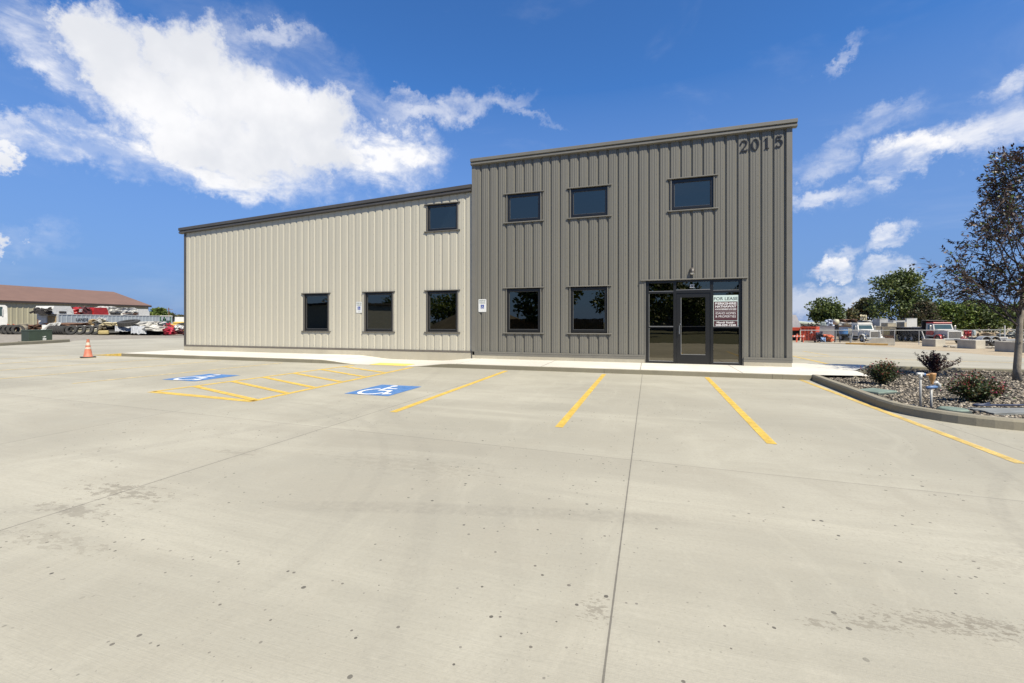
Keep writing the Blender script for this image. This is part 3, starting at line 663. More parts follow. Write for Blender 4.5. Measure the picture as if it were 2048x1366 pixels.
for a, b_, c_, d_ in ((-.005, .70, 2.30, 2.312), (.78, 1.72, 2.33, 2.345), (1.80, 2.48, 2.30, 2.312), (-.005, .70, 1.235, 1.25), (-.005, .70, .185, .2), (1.80, 2.48, .185, .2), (1.80, 2.48, 1.235, 1.248), (-.005, .007, .2, 1.2), (-.005, .007, 1.25, 2.24)): mb = MB(); ebox(mb, a, b_, c_, d_, .035, .07); mb.build('glazing_bead', M_AL, ent)
for a, b_, c_, d_ in ((-.005, .70, 2.312, 2.555), (.78, 1.72, 2.345, 2.575), (1.80, 2.48, 2.312, 2.555), (.007, .70, .2, 1.2), (.007, .70, 1.25, 2.24), (1.80, 2.48, .2, 1.2), (1.80, 2.48, 1.248, 2.24)):
    mb = MB(); ebox(mb, a, b_, c_, d_, .072, .078); mb.build('pane', M_GLASS, ent)
mb = MB(); c = ent.location; mb.box(SF[0] - .15 - c.x, SF[1] + .14 - c.x, -.05, .1, 2.631 - .12, 2.665 - .12, bev=.006); mb.build('head_trim', M_TRIM, ent)
for xx in (SF[0] - .03, SF[1]): mb = MB(); ebox(mb, xx, xx + .03, .12, 2.63, -.014, .12); mb.build('jamb_trim', M_TRIM, ent)
dr = empty('door', (.80 - c.x, .045, 0)); dr.parent = ent
def dbox(mb, x0, x1, z0, z1, y0=0., y1=.045): mb.box(x0 - .80, x1 - .80, y0, y1, z0 - .12, z1 - .12)
mb = MB(); dbox(mb, .785, .91, .13, 2.235); dbox(mb, 1.59, 1.715, .13, 2.235); dbox(mb, .91, 1.59, 2.11, 2.235); dbox(mb, .91, 1.59, .13, .40); dbox(mb, .91, 1.59, 1.235, 1.25, .012, .03); mb.build('leaf_frame', M_BLACK, dr)
for a, b_, c_, d_ in ((.91, .922, .40, 2.11), (.922, 1.59, .40, .412)): mb = MB(); dbox(mb, a, b_, c_, d_, -.003, .02); mb.build('glazing_bead', M_AL, dr)
mb = MB(); dbox(mb, .922, 1.59, .412, 2.11, .022, .028); mb.build('pane', M_GLASS, dr)
mb = MB(); mb.tube([(.065, 0, 1.14), (.065, -.06, 1.14), (.065, -.06, .90), (.065, 0, .90)], .013, 8); mb.build('handle', mat('steel', (.55, .55, .54), .3, .05, metal=.9), dr)
mb = MB(); mb.cyl((.10, .0, 1.19), (.10, -.01, 1.19), .022, 12); mb.build('lock', MATS['steel'], dr)

# rooms behind the glass
M_INT = mat('interior_wall', (.42, .41, .38), .9, .05, 1)
mb = MB()
for x0, x1, z0, z1 in ((XD0 + .15, XD1 - .05, .13, 3.0), (XD0 + .15, XD1 - .05, 3.25, 6.6), (-13.6, XD0 + .05, .13, 3.0), (-8.4, XD0 + .05, 3.25, 5.75)):
    y0, y1 = .25, 6.5
    mb.add([(x0, y0, z0), (x1, y0, z0), (x1, y1, z0), (x0, y1, z0), (x0, y0, z1), (x1, y0, z1), (x1, y1, z1), (x0, y1, z1)], [(0, 1, 2, 3), (4, 5, 6, 7), (3, 2, 6, 7), (0, 3, 7, 4), (1, 2, 6, 5)])
for xx in (-2.95, .0 - .35): mb.box(xx, xx + .12, .6, 6.4, .14, 2.99)
mb.build('interior', M_INT, bld)
for h in DW[:2] + LW[:3]: mb = MB(); mb.box(h[0], h[1], .13, .26, 1.03, 1.075); mb.build('window_board', mat('board_white', (.30, .30, .28), .6), bld)

# address numerals in a serif face, standing off the wall
M_NUM = mat('bronze_numeral', (.020, .018, .016), .35, .1)
def stroke(P, Wd, y0=-.030, y1=-.008):
    """P: 2D points, Wd: width at each; one closed ribbon solid"""
    mb = MB(); L, Rr = [], []
    for i, p in enumerate(P):
        a, b_ = P[max(i - 1, 0)], P[min(i + 1, len(P) - 1)]; l = math.hypot(b_[0] - a[0], b_[1] - a[1]); n = (-(b_[1] - a[1]) / l, (b_[0] - a[0]) / l)
        L.append((p[0] + n[0] * Wd[i] / 2, p[1] + n[1] * Wd[i] / 2)); Rr.append((p[0] - n[0] * Wd[i] / 2, p[1] - n[1] * Wd[i] / 2))
    n = len(P); vs = [(a, y, z) for y in (y0, y1) for a, z in L + Rr]; fs = []
    for i in range(n - 1):
        fs += [(i, i + 1, n + i + 1, n + i), (2 * n + i, 3 * n + i, 3 * n + i + 1, 2 * n + i + 1), (i, 2 * n + i, 2 * n + i + 1, i + 1), (n + i, n + i + 1, 3 * n + i + 1, 3 * n + i)]
    fs += [(0, n, 3 * n, 2 * n), (n - 1, 3 * n - 1, 4 * n - 1, 2 * n - 1)]; return vs, fs
def numeral(ch, x, z, h=.33):
    mb = MB(); S = lambda pts, w: mb.add(*stroke([(a * h, b_ * h) for a, b_ in pts], [v * h for v in w]))
    if ch == '2':
        S([(.06, .70), (.08, .84), (.18, .94), (.32, .955), (.46, .88), (.52, .74), (.48, .58), (.36, .42), (.20, .24), (.07, .07)], [.09, .06, .05, .06, .10, .13, .12, .10, .08, .07])
        mb.box(.04 * h, .52 * h, -.0295, -.0085, 0, .11 * h); mb.box(.50 * h, .57 * h, -.0292, -.009, 0, .20 * h)
        mb.cyl((.09 * h, -.0292, .70 * h), (.09 * h, -.009, .70 * h), .055 * h, 12)
    if ch == '0':
        P = [(.30 + .235 * math.cos(R(a)), .48 + .46 * math.sin(R(a))) for a in range(0, 361, 15)]; S(P, [.055 + .085 * abs(math.cos(R(a))) ** 1.3 for a in range(0, 361, 15)])
    if ch == '1':
        mb.box(.15 * h, .27 * h, -.030, -.008, .0, .94 * h); mb.box(.05 * h, .37 * h, -.0295, -.0085, 0, .05 * h); S([(.03, .80), (.10, .84), (.18, .93)], [.05, .06, .07])
    if ch == '5':
        S([(.13, .93), (.10, .52)], [.06, .05]); mb.box(.10 * h, .50 * h, -.0295, -.0085, .84 * h, .95 * h)
        S([(.11, .53), (.22, .60), (.36, .60), (.48, .50), (.52, .33), (.47, .16), (.33, .04), (.18, .03), (.07, .10)], [.04, .06, .07, .10, .13, .11, .07, .06, .08])
        mb.cyl((.09 * h, -.0292, .12 * h), (.09 * h, -.009, .12 * h), .05 * h, 12)
    o = mb.build('address_numeral', M_NUM, bld); o.location = (x, 0, z); mb2 = MB()
    for a, b_ in ((.15, .1), (.45, .5)): mb2.cyl((a * h, -.009, b_ * h), (a * h, 0, b_ * h), .006, 6)
    return o
for ch, x in (('2', 2.50), ('0', 2.79), ('1', 3.115), ('5', 3.39)): numeral(ch, x, 6.265 + (x - 2.475) * .03)

# ------------------------------------------------------------------ things on the facade
wl = empty('wall_lamp', (1.22, 0, 2.78), 0, 'small bronze wall lamp with frosted lens above the entrance door', 'lamp')
prof = [(.0, .215), (.035, .205), (.06, .17), (.072, .12), (.07, .075), (.062, .05)]
mb = MB(); vs_ = []
n = 14; secs = [(.215, .0, .0), (.208, .035, .03), (.18, .062, .07), (.13, .078, .105), (.08, .075, .125), (.05, .066, .12)]
for z, rx, ry in secs:
    for k in range(n + 1): a = math.pi * k / n; vs_.append((-rx * math.cos(a), -.0 - ry * math.sin(a), z))
fs = [(i * (n + 1) + k, i * (n + 1) + k + 1, (i + 1) * (n + 1) + k + 1, (i + 1) * (n + 1) + k) for i in range(len(secs) - 1) for k in range(n)]
mb.add(vs_, fs); mb.build('hood', mat('bronze_paint', (.10, .088, .075), .4), wl, smooth=True)
mb = MB(); vs_ = []
secs = [(.055, .06, .108), (.03, .055, .095), (.008, .038, .065), (0, .01, .02)]
for z, rx, ry in secs:
    for k in range(n + 1): a = math.pi * k / n; vs_.append((-rx * math.cos(a), -ry * math.sin(a), z))
mb.add(vs_, [(i * (n + 1) + k, i * (n + 1) + k + 1, (i + 1) * (n + 1) + k + 1, (i + 1) * (n + 1) + k) for i in range(len(secs) - 1) for k in range(n)]); mb.build('lens', mat('frosted_lens', (.75, .75, .72), .4, .02), wl, smooth=True)
mb = MB(); mb.box(-.05, .05, -.012, 0, .02, .19, bev=.004); mb.build('back_plate', MATS['bronze_paint'], wl)

M_SIGN = mat('sign_white', (.80, .80, .77), .5, .02); M_INK = mat('sign_green_ink', (.12, .17, .13), .6); M_SBLUE = mat('sign_blue', (.02, .06, .32), .5, .02); M_SW2 = mat('sign_symbol', (.8, .82, .85), .5, .02)
def parking_sign(x, z, w, h, y, label, van):
    s = empty('parking_sign', (x, y, z), 0, label, 'parking sign')
    mb = MB(); r = .03; P = [(cx + r * math.cos(R(a)), cz + r * math.sin(R(a))) for cx, cz, a0 in ((w / 2 - r, h - r, 0), (-w / 2 + r, h - r, 90), (-w / 2 + r, r, 180), (w / 2 - r, r, 270)) for a in range(a0, a0 + 91, 15)]
    mb.prism(P, -.012, -.009); mb.build('plate', M_SIGN, s)
    text('RESERVED', 'lettering', M_INK, .062, (0, -.0125, h * .82), s, .0006, .001, .82); text('PARKING', 'lettering', M_INK, .062, (0, -.0125, h * .66), s, .0006, .001, .82)
    mb = MB(); mb.box(-.06, .06, -.0132, -.0122, h * .27, h * .27 + .13); b_ = mb.build('symbol_panel', M_SBLUE, s)
    mb = MB(); wheelchair(mb, 0, 0, .12, lambda a, c_: (a, -.0140, h * .27 + .065 + c_)); mb.f = mb.f
    for fi, f in enumerate(mb.f):
        for i in f: v = mb.v[i]; mb.v[i] = (v[0], -.0140 - fi * .00005, v[2])
    mb.build('wheelchair_symbol', M_SW2, s)
    if van: text('VAN', 'lettering', M_INK, .035, (0, -.0125, h * .12), s, .0006, 0)
    for zz in (.025, h - .025): mb = MB(); mb.cyl((0, -.0145, zz), (0, -.012, zz), .006, 8); mb.build('bolt', mat('steel', (.5, .5, .5)), s)
    return s
parking_sign(-5.445, 1.715, .285, .44, 0, 'white reserved parking sign on the dark grey siding beside the corner trim', False)
parking_sign(-10.475, 1.715, .26, .42, YL, 'white reserved parking sign on the beige siding beside a window', True)

# lease poster on the right side light
ls = empty('lease_sign', (2.13, .05, 1.225), 0, 'dark red and white FOR LEASE poster on the glass right of the door', 'sign')
w, h = .68, .935; M_PW = mat('poster_white_glass_tint', (.66, .78, .72), .5, .02); M_MAR = mat('poster_maroon', (.075, .022, .028), .5, .05)  # greenish cast of light through tinted glass is painted into the white sheet
mb = MB(); mb.box(-w / 2, w / 2, 0, .004, 0, h); mb.build('poster_sheet', M_PW, ls)
mb = MB(); mb.box(-w / 2 + .025, w / 2 - .025, -.0012, 0, .195, h * .80); mb.box(-w / 2 + .025, w / 2 - .025, -.0012, 0, .018, .183); mb.build('colour_panel', M_MAR, ls)
M_DK = mat('poster_grey', (.06, .07, .07), .6); M_LT = mat('poster_letters', (.82, .80, .78), .6, .02)
def fit_text(s_, z, size, m, maxw, off=0., name='lettering'):
    o = text(s_, name, m, size, (0, -.0022, z), ls, .0004, off); wd = max(v.co.x for v in o.data.vertices) - min(v.co.x for v in o.data.vertices); o.scale = (maxw / wd, 1, 1); return o
fit_text('FOR LEASE', h * .845, .125, M_DK, .63, .001); fit_text('BERKSHIRE', .660, .088, M_LT, .56, .003); fit_text('HATHAWAY', .575, .088, M_LT, .56, .003); fit_text('HOMESERVICES', .510, .045, M_LT, .56, .002)
fit_text('IDAHO HOMES', .375, .092, M_LT, .53); fit_text('& PROPERTIES', .282, .092, M_LT, .54); fit_text('Mandi Riddle', .112, .072, M_LT, .48, .002); fit_text('208-539-1230', .036, .072, M_LT, .54, .003)
mb = MB(); mb.box(-.28, .28, -.0022, -.0014, .468, .474); mb.build('rule', M_LT, ls)
# small suite number plate over the door
sp = empty('suite_number_plate', (1.215, .066, 2.395), 0, 'small white plate reading 100 on the glass over the door', 'number plate')
mb = MB(); mb.box(-.058, .075, 0, .004, 0, .10, bev=.001); mb.build('plate', M_SIGN, sp)
o = text('100', 'lettering', mat('black_ink', (.02, .02, .02), .6), .10, (0, -.001, .014), sp, .0006, .002)
# three little white cups behind the second ground-floor window
for i, (x, lab) in enumerate(((-2.05, 'white paper cup on the window board, left one of the three'), (-1.93, 'white paper cup on the window board, middle of the three'), (-1.83, 'white paper cup on the window board, nearest the right jamb of the three'))):
    if i == 0:
        cup = empty('paper_cup', (x, .165, 1.0755), 0, lab, 'cup', 'paper cups on the window board'); mb = MB(); mb.lathe([(0, 0), (.022, 0), (.028, .085), (.024, .085)], 14); mb.build('cup_body', mat('cup_white', (1, 1, .98), .4, 0), cup, smooth=True)
        mb = MB(); mb.lathe([(.030, .085), (.030, .093), (.024, .100), (0, .101)], 14); mb.build('lid', mat('lid_grey', (.8, .8, .8), .4, 0), cup, smooth=True)
    else: c2 = copy_tree(cup); c2.location = (x, .165, 1.0755); c2['label'] = lab

# ------------------------------------------------------------------ things on the lot
loc, k, d = at(176, 715.5)
cone = empty('traffic_cone', (*wp(176, 16.8), .004), TH + R(45) + .1, 'faded orange traffic cone with worn white collars on the pavement', 'traffic cone')
M_CO = mat('faded_orange', (.62, .20, .115), .6, .18, 7, fine=.3)
mb = MB(); mb.prism([(-.21, -.18), (-.18, -.21), (.18, -.21), (.21, -.18), (.21, .18), (.18, .21), (-.18, .21), (-.21, .18)], 0, .035, ax='z'); mb.build('base', mat('black_rubber', (.03, .03, .03), .8, .2), cone)
def cr(z): return .135 - .10 * (z - .035) / .66
def ring(z0, z1, ex=0.): return [(cr(z0) + ex, z0), (cr(z1) + ex, z1)]
mb = MB(); mb.lathe([(.155, .036), (cr(.05), .05), (cr(.33), .33), (cr(.47), .47), (cr(.58), .58), (cr(.68), .68), (.045, .70), (.045, .705), (.02, .705)], 28); mb.build('cone_body', M_CO, cone, smooth=True)
M_CW = mat('dirty_white_collar', (.66, .58, .46), .6, .2, 9, fine=.4)
for v in ((.33, .40), (.47, .58)): mb = MB(); mb.lathe(ring(*v, .001), 28); mb.build('collar', M_CW, cone, smooth=True)

# green transformer cabinet
loc, k, d = at(74, 683)
tr = empty('transformer_cabinet', loc, TH - math.atan((74 - 1024) / F_PX) + R(24), 'dark green metal utility cabinet standing behind the left kerb', 'utility cabinet')
M_GR = mat('utility_green', (.042, .062, .040), .5, .12, 2)
mb = MB(); mb.box(-.62, .62, -.45, .45, 0, .78, bev=.02); mb.build('cabinet', M_GR, tr)
mb = MB(); mb.box(-.65, .65, -.48, .48, .78, .83, bev=.01); mb.build('lid', mat('utility_green_top', (.09, .12, .085), .5, .1), tr)
mb = MB(); mb.box(-.60, .60, -.458, -.451, .06, .74); mb.build('door', M_GR, tr)
mb = MB(); mb.box(.10, .28, -.464, -.459, .10, .24); mb.box(.09, .14, -.4635, -.459, .31, .35); mb.box(.16, .27, -.4635, -.459, .33, .38); mb.box(.14, .21, -.463, -.459, .29, .315); mb.build('sticker', mat('sticker_white', (.75, .75, .7), .6), tr)
mb = MB(); [mb.box(.115 + i * .03, .135 + i * .03, -.4665, -.4645, .15, .19) for i in range(5)]; mb.build('sticker_print', mat('black_ink', (.02, .02, .02)), tr)
mb = MB(); mb.box(-.72, .72, -.6, .6, -.1, .04); mb.build('plinth', M_CURB, tr)

# ------------------------------------------------------------------ planting island
GZ = .055
pv = empty('backflow_valve', (*wp(1852, 6.66), GZ), TH, 'white irrigation pipes joined by a brass valve standing in the gravel near the kerb', 'irrigation valve')
M_PVC = mat('pvc_grey', (.42, .42, .40), .4, .06); M_BR = mat('brass', (.50, .27, .10), .5, .2, 20); M_BL = mat('primer_blue', (.12, .22, .42), .5, .1)
kk = 6.66 / F_PX; X = lambda px: (px - 1852) * kk; Z_ = lambda py: (816 - py) * kk
mb = MB(); mb.cyl((X(1841), 0, -.05), (X(1841), 0, Z_(748)), .014, 12); mb.cyl((X(1865), .02, -.05), (X(1865), .02, Z_(778)), .015, 12); mb.build('riser_pipe', M_PVC, pv, smooth=True)
mb = MB(); mb.tube([(X(1834), 0, Z_(747)), (X(1835), 0, Z_(746)), (X(1846), 0, Z_(746))], [.018, .023, .022], 12); mb.cyl((X(1841), 0, Z_(756)), (X(1841), 0, Z_(746)), .022, 12); mb.build('elbow', mat('pvc_white', (.6, .6, .57), .4, .03), pv, smooth=True)
mb = MB(); mb.cyl((X(1846), 0, Z_(747)), (X(1850), 0, Z_(747)), .021, 12); mb.cyl((X(1856), .02, Z_(774)), (X(1876), .02, Z_(772)), .024, 12); mb.build('coupling', M_BL, pv, smooth=True)
mb = MB(); mb.cyl((X(1849), 0, Z_(748)), (X(1860), .01, Z_(748)), .014, 10); mb.lathe([(.0, .02), (.048, .018), (.05, .0), (.042, -.02), (.040, -.06), (.028, -.09), (.018, -.115), (.018, -.15)], 16, Matrix.Translation((X(1866), .015, Z_(747)))); mb.build('brass_body', M_BR, pv, smooth=True)
mb = MB(); mb.tube([(X(1868), .02, Z_(766)), (X(1875), .01, Z_(763)), (X(1879), .0, Z_(769)), (X(1878), 0, Z_(775))], [.018, .024, .022, .018], 10); mb.build('outlet', MATS['pvc_white'], pv, smooth=True)
M_LID = mat('valve_lid', (.20, .26, .21), .7, .12, 5)
lo_ = empty('valve_box', (*wp(1752, 8.15), GZ + .02), TH + .35, 'rectangular grey-green valve box lid in the gravel by the left bush', 'valve box')
mb = MB(); mb.box(-.27, .27, -.20, .20, -.06, .035, bev=.012); mb.build('lid', M_LID, lo_); mb = MB(); mb.box(-.30, .30, -.23, .23, -.07, .012, bev=.01); mb.build('rim', mat('rim_dark', (.05, .06, .05), .7), lo_)
lo_ = empty('valve_box', (*wp(1907, 6.45), GZ + .02), 0, 'round pale green valve box lid in the gravel by the valve pipes', 'valve box')
mb = MB(); mb.lathe([(0, .035), (.15, .033), (.165, .02), (.165, -.05)], 24); mb.build('lid', M_LID, lo_, smooth=False); mb = MB(); mb.lathe([(.168, .016), (.19, .01), (.20, -.05)], 24); mb.build('rim', MATS['rim_dark'], lo_)
bd = empty('plastic_sheet', (*wp(2025, 6.35), GZ + .005), TH, 'flat grey plastic board lying on the gravel behind the front kerb', 'board')
mb = MB(); mb.crumple((.12, 0, .02), (1.15, .36, .035), 3, .03, 6); mb.build('board', mat('board_grey', (.25, .26, .25), .7, .15, 4), bd)
hs = empty('hose', (*wp(2010, 6.6), GZ + .05), TH, 'dark blue-grey hose with a looped end lying on the grey board', 'hose')
mb = MB(); mb.tube([(.6, .02, .02), (.2, .0, .02), (-.20, .0, .02), (-.30, -.03, .02), (-.42, -.04, .025), (-.48, -.0, .02), (-.40, .05, .02), (-.30, .03, .025), (-.22, .015, .045)], .014, 8); mb.build('tube', mat('hose_blue', (.035, .045, .09), .5), hs, smooth=True)

def tri_frames(n, rng):
    v = rng.normal(size=(n, 3)); v /= np.linalg.norm(v, axis=1, keepdims=True); return v
def leaves(C, D, L, Wd, rng, bend=.15):
    """C centre/base (N,3), D direction, length L, width -> pointed 4-gons"""
    N = len(C); D = D / np.linalg.norm(D, axis=1, keepdims=True); u = tri_frames(N, rng); s = np.cross(D, u); s /= np.linalg.norm(s, axis=1, keepdims=True) + 1e-9
    L = (L * (.7 + .6 * rng.random(N)))[:, None]; w = (Wd * (.7 + .6 * rng.random(N)))[:, None]; n = np.cross(s, D)
    return np.stack([C, C + D * L * .45 + s * w * .5, C + D * L + n * L * bend, C + D * L * .45 - s * w * .5], 1)
def bush(px, d, lab, hgt, wid, cols, tips, kind, seed, nst=46):
    X0_, Y0_ = wp(px, d); rng = np.random.default_rng(seed); rt = empty('shrub', (X0_, Y0_, GZ), 0, lab, 'shrub')
    mb = MB(); C, D, T, TD = [], [], [], []
    for s_ in range(nst):
        a = rng.random() * 6.283; spread = rng.random() ** .6; lean = spread * wid / 2
        H = hgt * (1 - .45 * spread ** 2) * (.75 + .35 * rng.random())
        if kind == 'spiky' and s_ < 9:
            a = [.1, -.15, .35, 2.6, 2.2, 1.5, 3.3, -.5, 1.2][s_]; lean = wid * [.72, .62, .42, .5, .3, .25, .45, .5, .12][s_]; H = hgt * [.80, .62, 1.0, .98, 1.1, 1.05, .7, .55, 1.15][s_]
        P = [(lean * t ** .9 * math.cos(a) + rng.normal() * .012, lean * t ** .9 * math.sin(a) * .8 + rng.normal() * .012, H * (t ** .85)) for t in np.linspace(0, 1, 6)]
        mb.tube(P, [.007, .006, .005, .004, .003, .002], 5)
        m = 84 if kind == 'spiky' else 64
        for i in range(m):
            t = .12 + .9 * rng.random() ** .75; j = min(4, int(t * 5)); f = min(1., t * 5 - j); p = np.array(P[j]) * (1 - f) + np.array(P[j + 1]) * f
            dd = rng.normal(size=3) + np.array([0, 0, .35]); q_ = p + rng.normal(size=3) * (.014 if kind == 'spiky' else .035)
            if q_[2] < 0: q_[2] = abs(q_[2])
            if t > .96 and kind != 'spiky': T.append(q_); TD.append(dd)
            else: C.append(q_); D.append(dd)
    mb.build('stems', mat('twig', (.09, .06, .045), .8), rt)
    quads('foliage', leaves(np.array(C), np.array(D), .036 if kind == 'spiky' else .050, .020 if kind == 'spiky' else .023, rng), leafmat('foliage_' + str(seed), cols), rt)
    if T: quads('new_growth', leaves(np.array(T), np.array(TD), .032, .016, rng), leafmat('tips_' + str(seed), tips), rt)
GRN = [(.045, .075, .02), (.07, .11, .03), (.11, .15, .045), (.03, .05, .018), (.15, .10, .04)]
RED = [(.30, .035, .04), (.42, .06, .06), (.22, .05, .03), (.35, .12, .05)]
bush(1765, 9.15, 'small green shrub with red top tips in the gravel nearest the sidewalk', .50, .64, GRN, RED, 'round', 11, 40)
bush(1868, 11.3, 'purple-leaved shrub with long spiky shoots beside the back kerb', .50, .80, [(.075, .018, .022), (.045, .012, .018), (.13, .03, .03), (.03, .012, .015), (.10, .045, .03)], RED, 'spiky', 12, 42)
bush(1950, 7.15, 'rounded green shrub with pink-red tips in front of the young tree', .48, .78, GRN, RED + [(.45, .07, .16)], 'round', 13, 48)

# young purple-leaved tree
tb = np.array([8.0, -1.02, GZ]); rng = np.random.default_rng(21)
yt = empty('purple_leaf_tree', tuple(tb), 0, 'young purple-leaved tree with slender pale trunk in the gravel island', 'tree')
mb = MB(); trunk = [(0, 0, -.05), (.0, 0, .3), (.035, 0, .9), (.05, 0, 1.35), (.10, 0, 1.9), (.16, .0, 2.6), (.2, .02, 3.4), (.25, .0, 4.3), (.3, .0, 5.0)]
mb.tube(trunk, [.080, .066, .060, .056, .045, .036, .026, .016, .006], 12)
mb.cyl((.0, -.05, .42), (-.0, -.058, .42), .022, 8); mb.cyl((.03, -.045, .85), (.03, -.066, .87), .014, 8)
mb.build('trunk', mat('pale_bark', (.34, .29, .22), .85, .25, 9, bump=.6, fine=.35), yt, smooth=True)
def interp(P, t):
    P = np.array(P); n = len(P) - 1; i = min(n - 1, int(t * n)); f = t * n - i; return P[i] * (1 - f) + P[i + 1] * f
LC, LD = [], []; mbb = MB()
def limb(p0, dirv_, L, r0, lvl):
    n = 7; p = np.array(p0, float); dv = np.array(dirv_, float); dv /= np.linalg.norm(dv); P = [p.copy()]
    for i in range(n):
        dv = dv + rng.normal(size=3) * .13 + np.array([0, 0, .10 if lvl < 2 else .02]); dv /= np.linalg.norm(dv); p = p + dv * L / n; P.append(p.copy())
    mbb.tube(P, [max(.0022, r0 * (1 - .85 * i / n)) for i in range(n + 1)], 6 if lvl < 2 else 4, cap=False)
    if lvl < 2:
        k = (9 if lvl == 0 else 6)
        for i in range(k):
            t = .22 + .78 * (i + rng.random()) / k; t = min(t, .99); b0 = interp(P, t); ax = interp(P, min(1, t + .1)) - interp(P, max(0, t - .1)); ax /= np.linalg.norm(ax)
            o_ = rng.normal(size=3); o_ -= ax * o_.dot(ax); o_ /= np.linalg.norm(o_); limb(b0, ax * .75 + o_ * .8, L * (.42 if lvl == 0 else .36) * (1.15 - .5 * t) + .12, r0 * .45, lvl + 1)
    if lvl >= 1:
        m = 6 if lvl == 2 else 5
        for i in range(m):
            t = .3 + .7 * rng.random() if lvl == 2 else .5 + .5 * rng.random(); c_ = interp(P, t); ax = P[-1] - P[0]; ax /= np.linalg.norm(ax); LC.append(c_ + rng.normal(size=3) * .012); LD.append(ax * .7 + rng.normal(size=3) * .5 + np.array([-.05, 0, -.28]))
for (z0, a, inc, L) in ((1.25, 178, 42, 1.75), (1.35, 205, 60, 1.5), (1.5, 150, 30, 1.5), (1.55, 190, 18, 2.1), (1.7, 20, 40, 1.9), (1.6, 300, 45, 1.7), (1.9, 180, 50, 1.9), (2.1, 200, 28, 1.9), (2.3, 170, 62, 1.6), (2.5, 185, 42, 1.7), (2.6, 90, 45, 1.5), (2.8, 345, 45, 1.6),
                         (2.9, 175, 58, 1.35), (3.2, 195, 50, 1.3), (3.3, 60, 50, 1.3), (3.6, 180, 62, 1.1), (3.8, 350, 55, 1.1), (4.1, 185, 60, .95), (4.3, 120, 60, .9), (1.45, 250, 35, 1.5), (1.35, 120, 38, 1.4), (2.2, 260, 40, 1.5), (1.2, 190, 25, 1.5), (4.5, 200, 75, .8)):
    zz = z0; p0 = interp(trunk, np.interp(zz, [v[2] for v in trunk], np.linspace(0, 1, len(trunk)))); c_ = math.cos(R(inc)); limb(p0, (c_ * math.cos(R(a)), c_ * math.sin(R(a)), math.sin(R(inc))), L * (.86 if z0 < 2.2 else .95), .020 * (L / 1.8), 0)
mbb.build('branches', mat('dark_twig', (.10, .075, .065), .8), yt)
LC, LD = np.array(LC), np.array(LD); g_ = rng.random(len(LC)) < .12
M_PL = leafmat('purple_leaves', [(.060, .030, .024), (.035, .020, .016), (.10, .048, .030), (.055, .022, .024), (.055, .045, .022), (.13, .07, .04), (.075, .06, .028)], .45, .12)
quads('purple_leaves', leaves(LC[~g_], LD[~g_], .092, .033, rng, .1), M_PL, yt); quads('green_leaves', leaves(LC[g_], LD[g_], .085, .034, rng, .1), leafmat('green_leaves', [(.10, .17, .03), (.15, .22, .05), (.08, .12, .03)], .5, .3), yt)
print('tree leaves', len(LC))

# ------------------------------------------------------------------ far surroundings
def cw(cx, d): return cx * CO - d * SI, cx * SI + d * CO - DIST
def site(name, px, d, lab, cat, group=None, rz=0., z=None, py=None, face=True):
    """a thing standing at photo column px, d metres away; X, Z turn photo pixels into its local metres"""
    x, y = wp(px, d); z0 = gz2(x, y) + .05 if z is None else z
    if py is not None: z0 = CAMH + (HOR - py) * d / F_PX
    ph = math.atan((px - 1024) / F_PX) if face else 0.; e = empty(name, (x, y, z0), TH + rz - ph, lab, cat, group); k = d / F_PX; kc = k * math.cos(ph)
    return e, (lambda p: (p - px) * kc), (lambda p: CAMH + (HOR - p) * k - z0)
C_WH = mat('old_white_paint', (.62, .61, .57), .6, .12, 2, fine=.3); C_WC = mat('clean_white', (.74, .73, .68), .5, .06); C_WJ = mat('dented_white', (.60, .58, .52), .5, .35, 1.6, fine=.6); C_RED = mat('truck_red', (.42, .022, .020), .4, .2, 2, fine=.2)
C_BLK = mat('black_steel', (.018, .018, .018), .6, .3, 3); C_DRK = mat('greasy_dark', (.035, .030, .027), .8, .5, 4); C_BEI = mat('beige_paint', (.45, .39, .28), .7, .12, 1.5, fine=.2)
C_GRY = mat('galvanised', (.36, .37, .37), .55, .1, 2); C_OR = mat('dumpster_orange', (.62, .075, .025), .6, .14, 1.5, fine=.25); C_TY = mat('tyre_rubber', (.045, .043, .040), .9, .3, 5, bump=.5)
C_GLS = mat('vehicle_glass', (.05, .08, .07), .08, .1, 1, spec=.9); C_CHR = mat('chrome', (.55, .53, .48), .3, .1, metal=.7); C_CON = mat('block_concrete', (.56, .51, .41), .9, .10, 2, fine=.25, bump=.3)
C_TRL = mat('trailer_blue_grey', (.42, .46, .48), .5, .08, 1); C_YEL = mat('machine_yellow', (.60, .40, .06), .5, .1); C_GN = mat('machine_green', (.03, .12, .05), .5, .1); C_TAN = mat('ply_tan', (.42, .30, .15), .8, .2)
C_BRN = mat('rust_brown', (.16, .085, .05), .85, .35, 3); C_LG = mat('faded_grey', (.50, .50, .48), .7, .15, 1.4); C_SILV = mat('tarp_grey', (.40, .41, .42), .5, .15, 1, bump=.4); C_BLU = mat('drum_blue', (.05, .16, .36), .5, .1)

def ribbed(mb, p0, p1, z0, z1, pitch, dep):
    p0, p1 = Vector((*p0, 0)), Vector((*p1, 0)); L = (p1 - p0).length; u = (p1 - p0) / L; n = Vector((u.y, -u.x, 0)); k = max(1, int(L / pitch)); vs = []; fs = []
    P = []
    for i in range(k):
        for t, o_ in ((0, 0), (.62, 0), (.72, 1), (.90, 1)): P.append(p0 + u * (L * (i + t) / k) + n * dep * o_)
    P.append(p1)
    for p in P: vs += [(p.x, p.y, z0), (p.x, p.y, z1)]
    for i in range(len(P) - 1): fs.append((2 * i, 2 * i + 2, 2 * i + 3, 2 * i + 1))
    return mb.add(vs, fs)

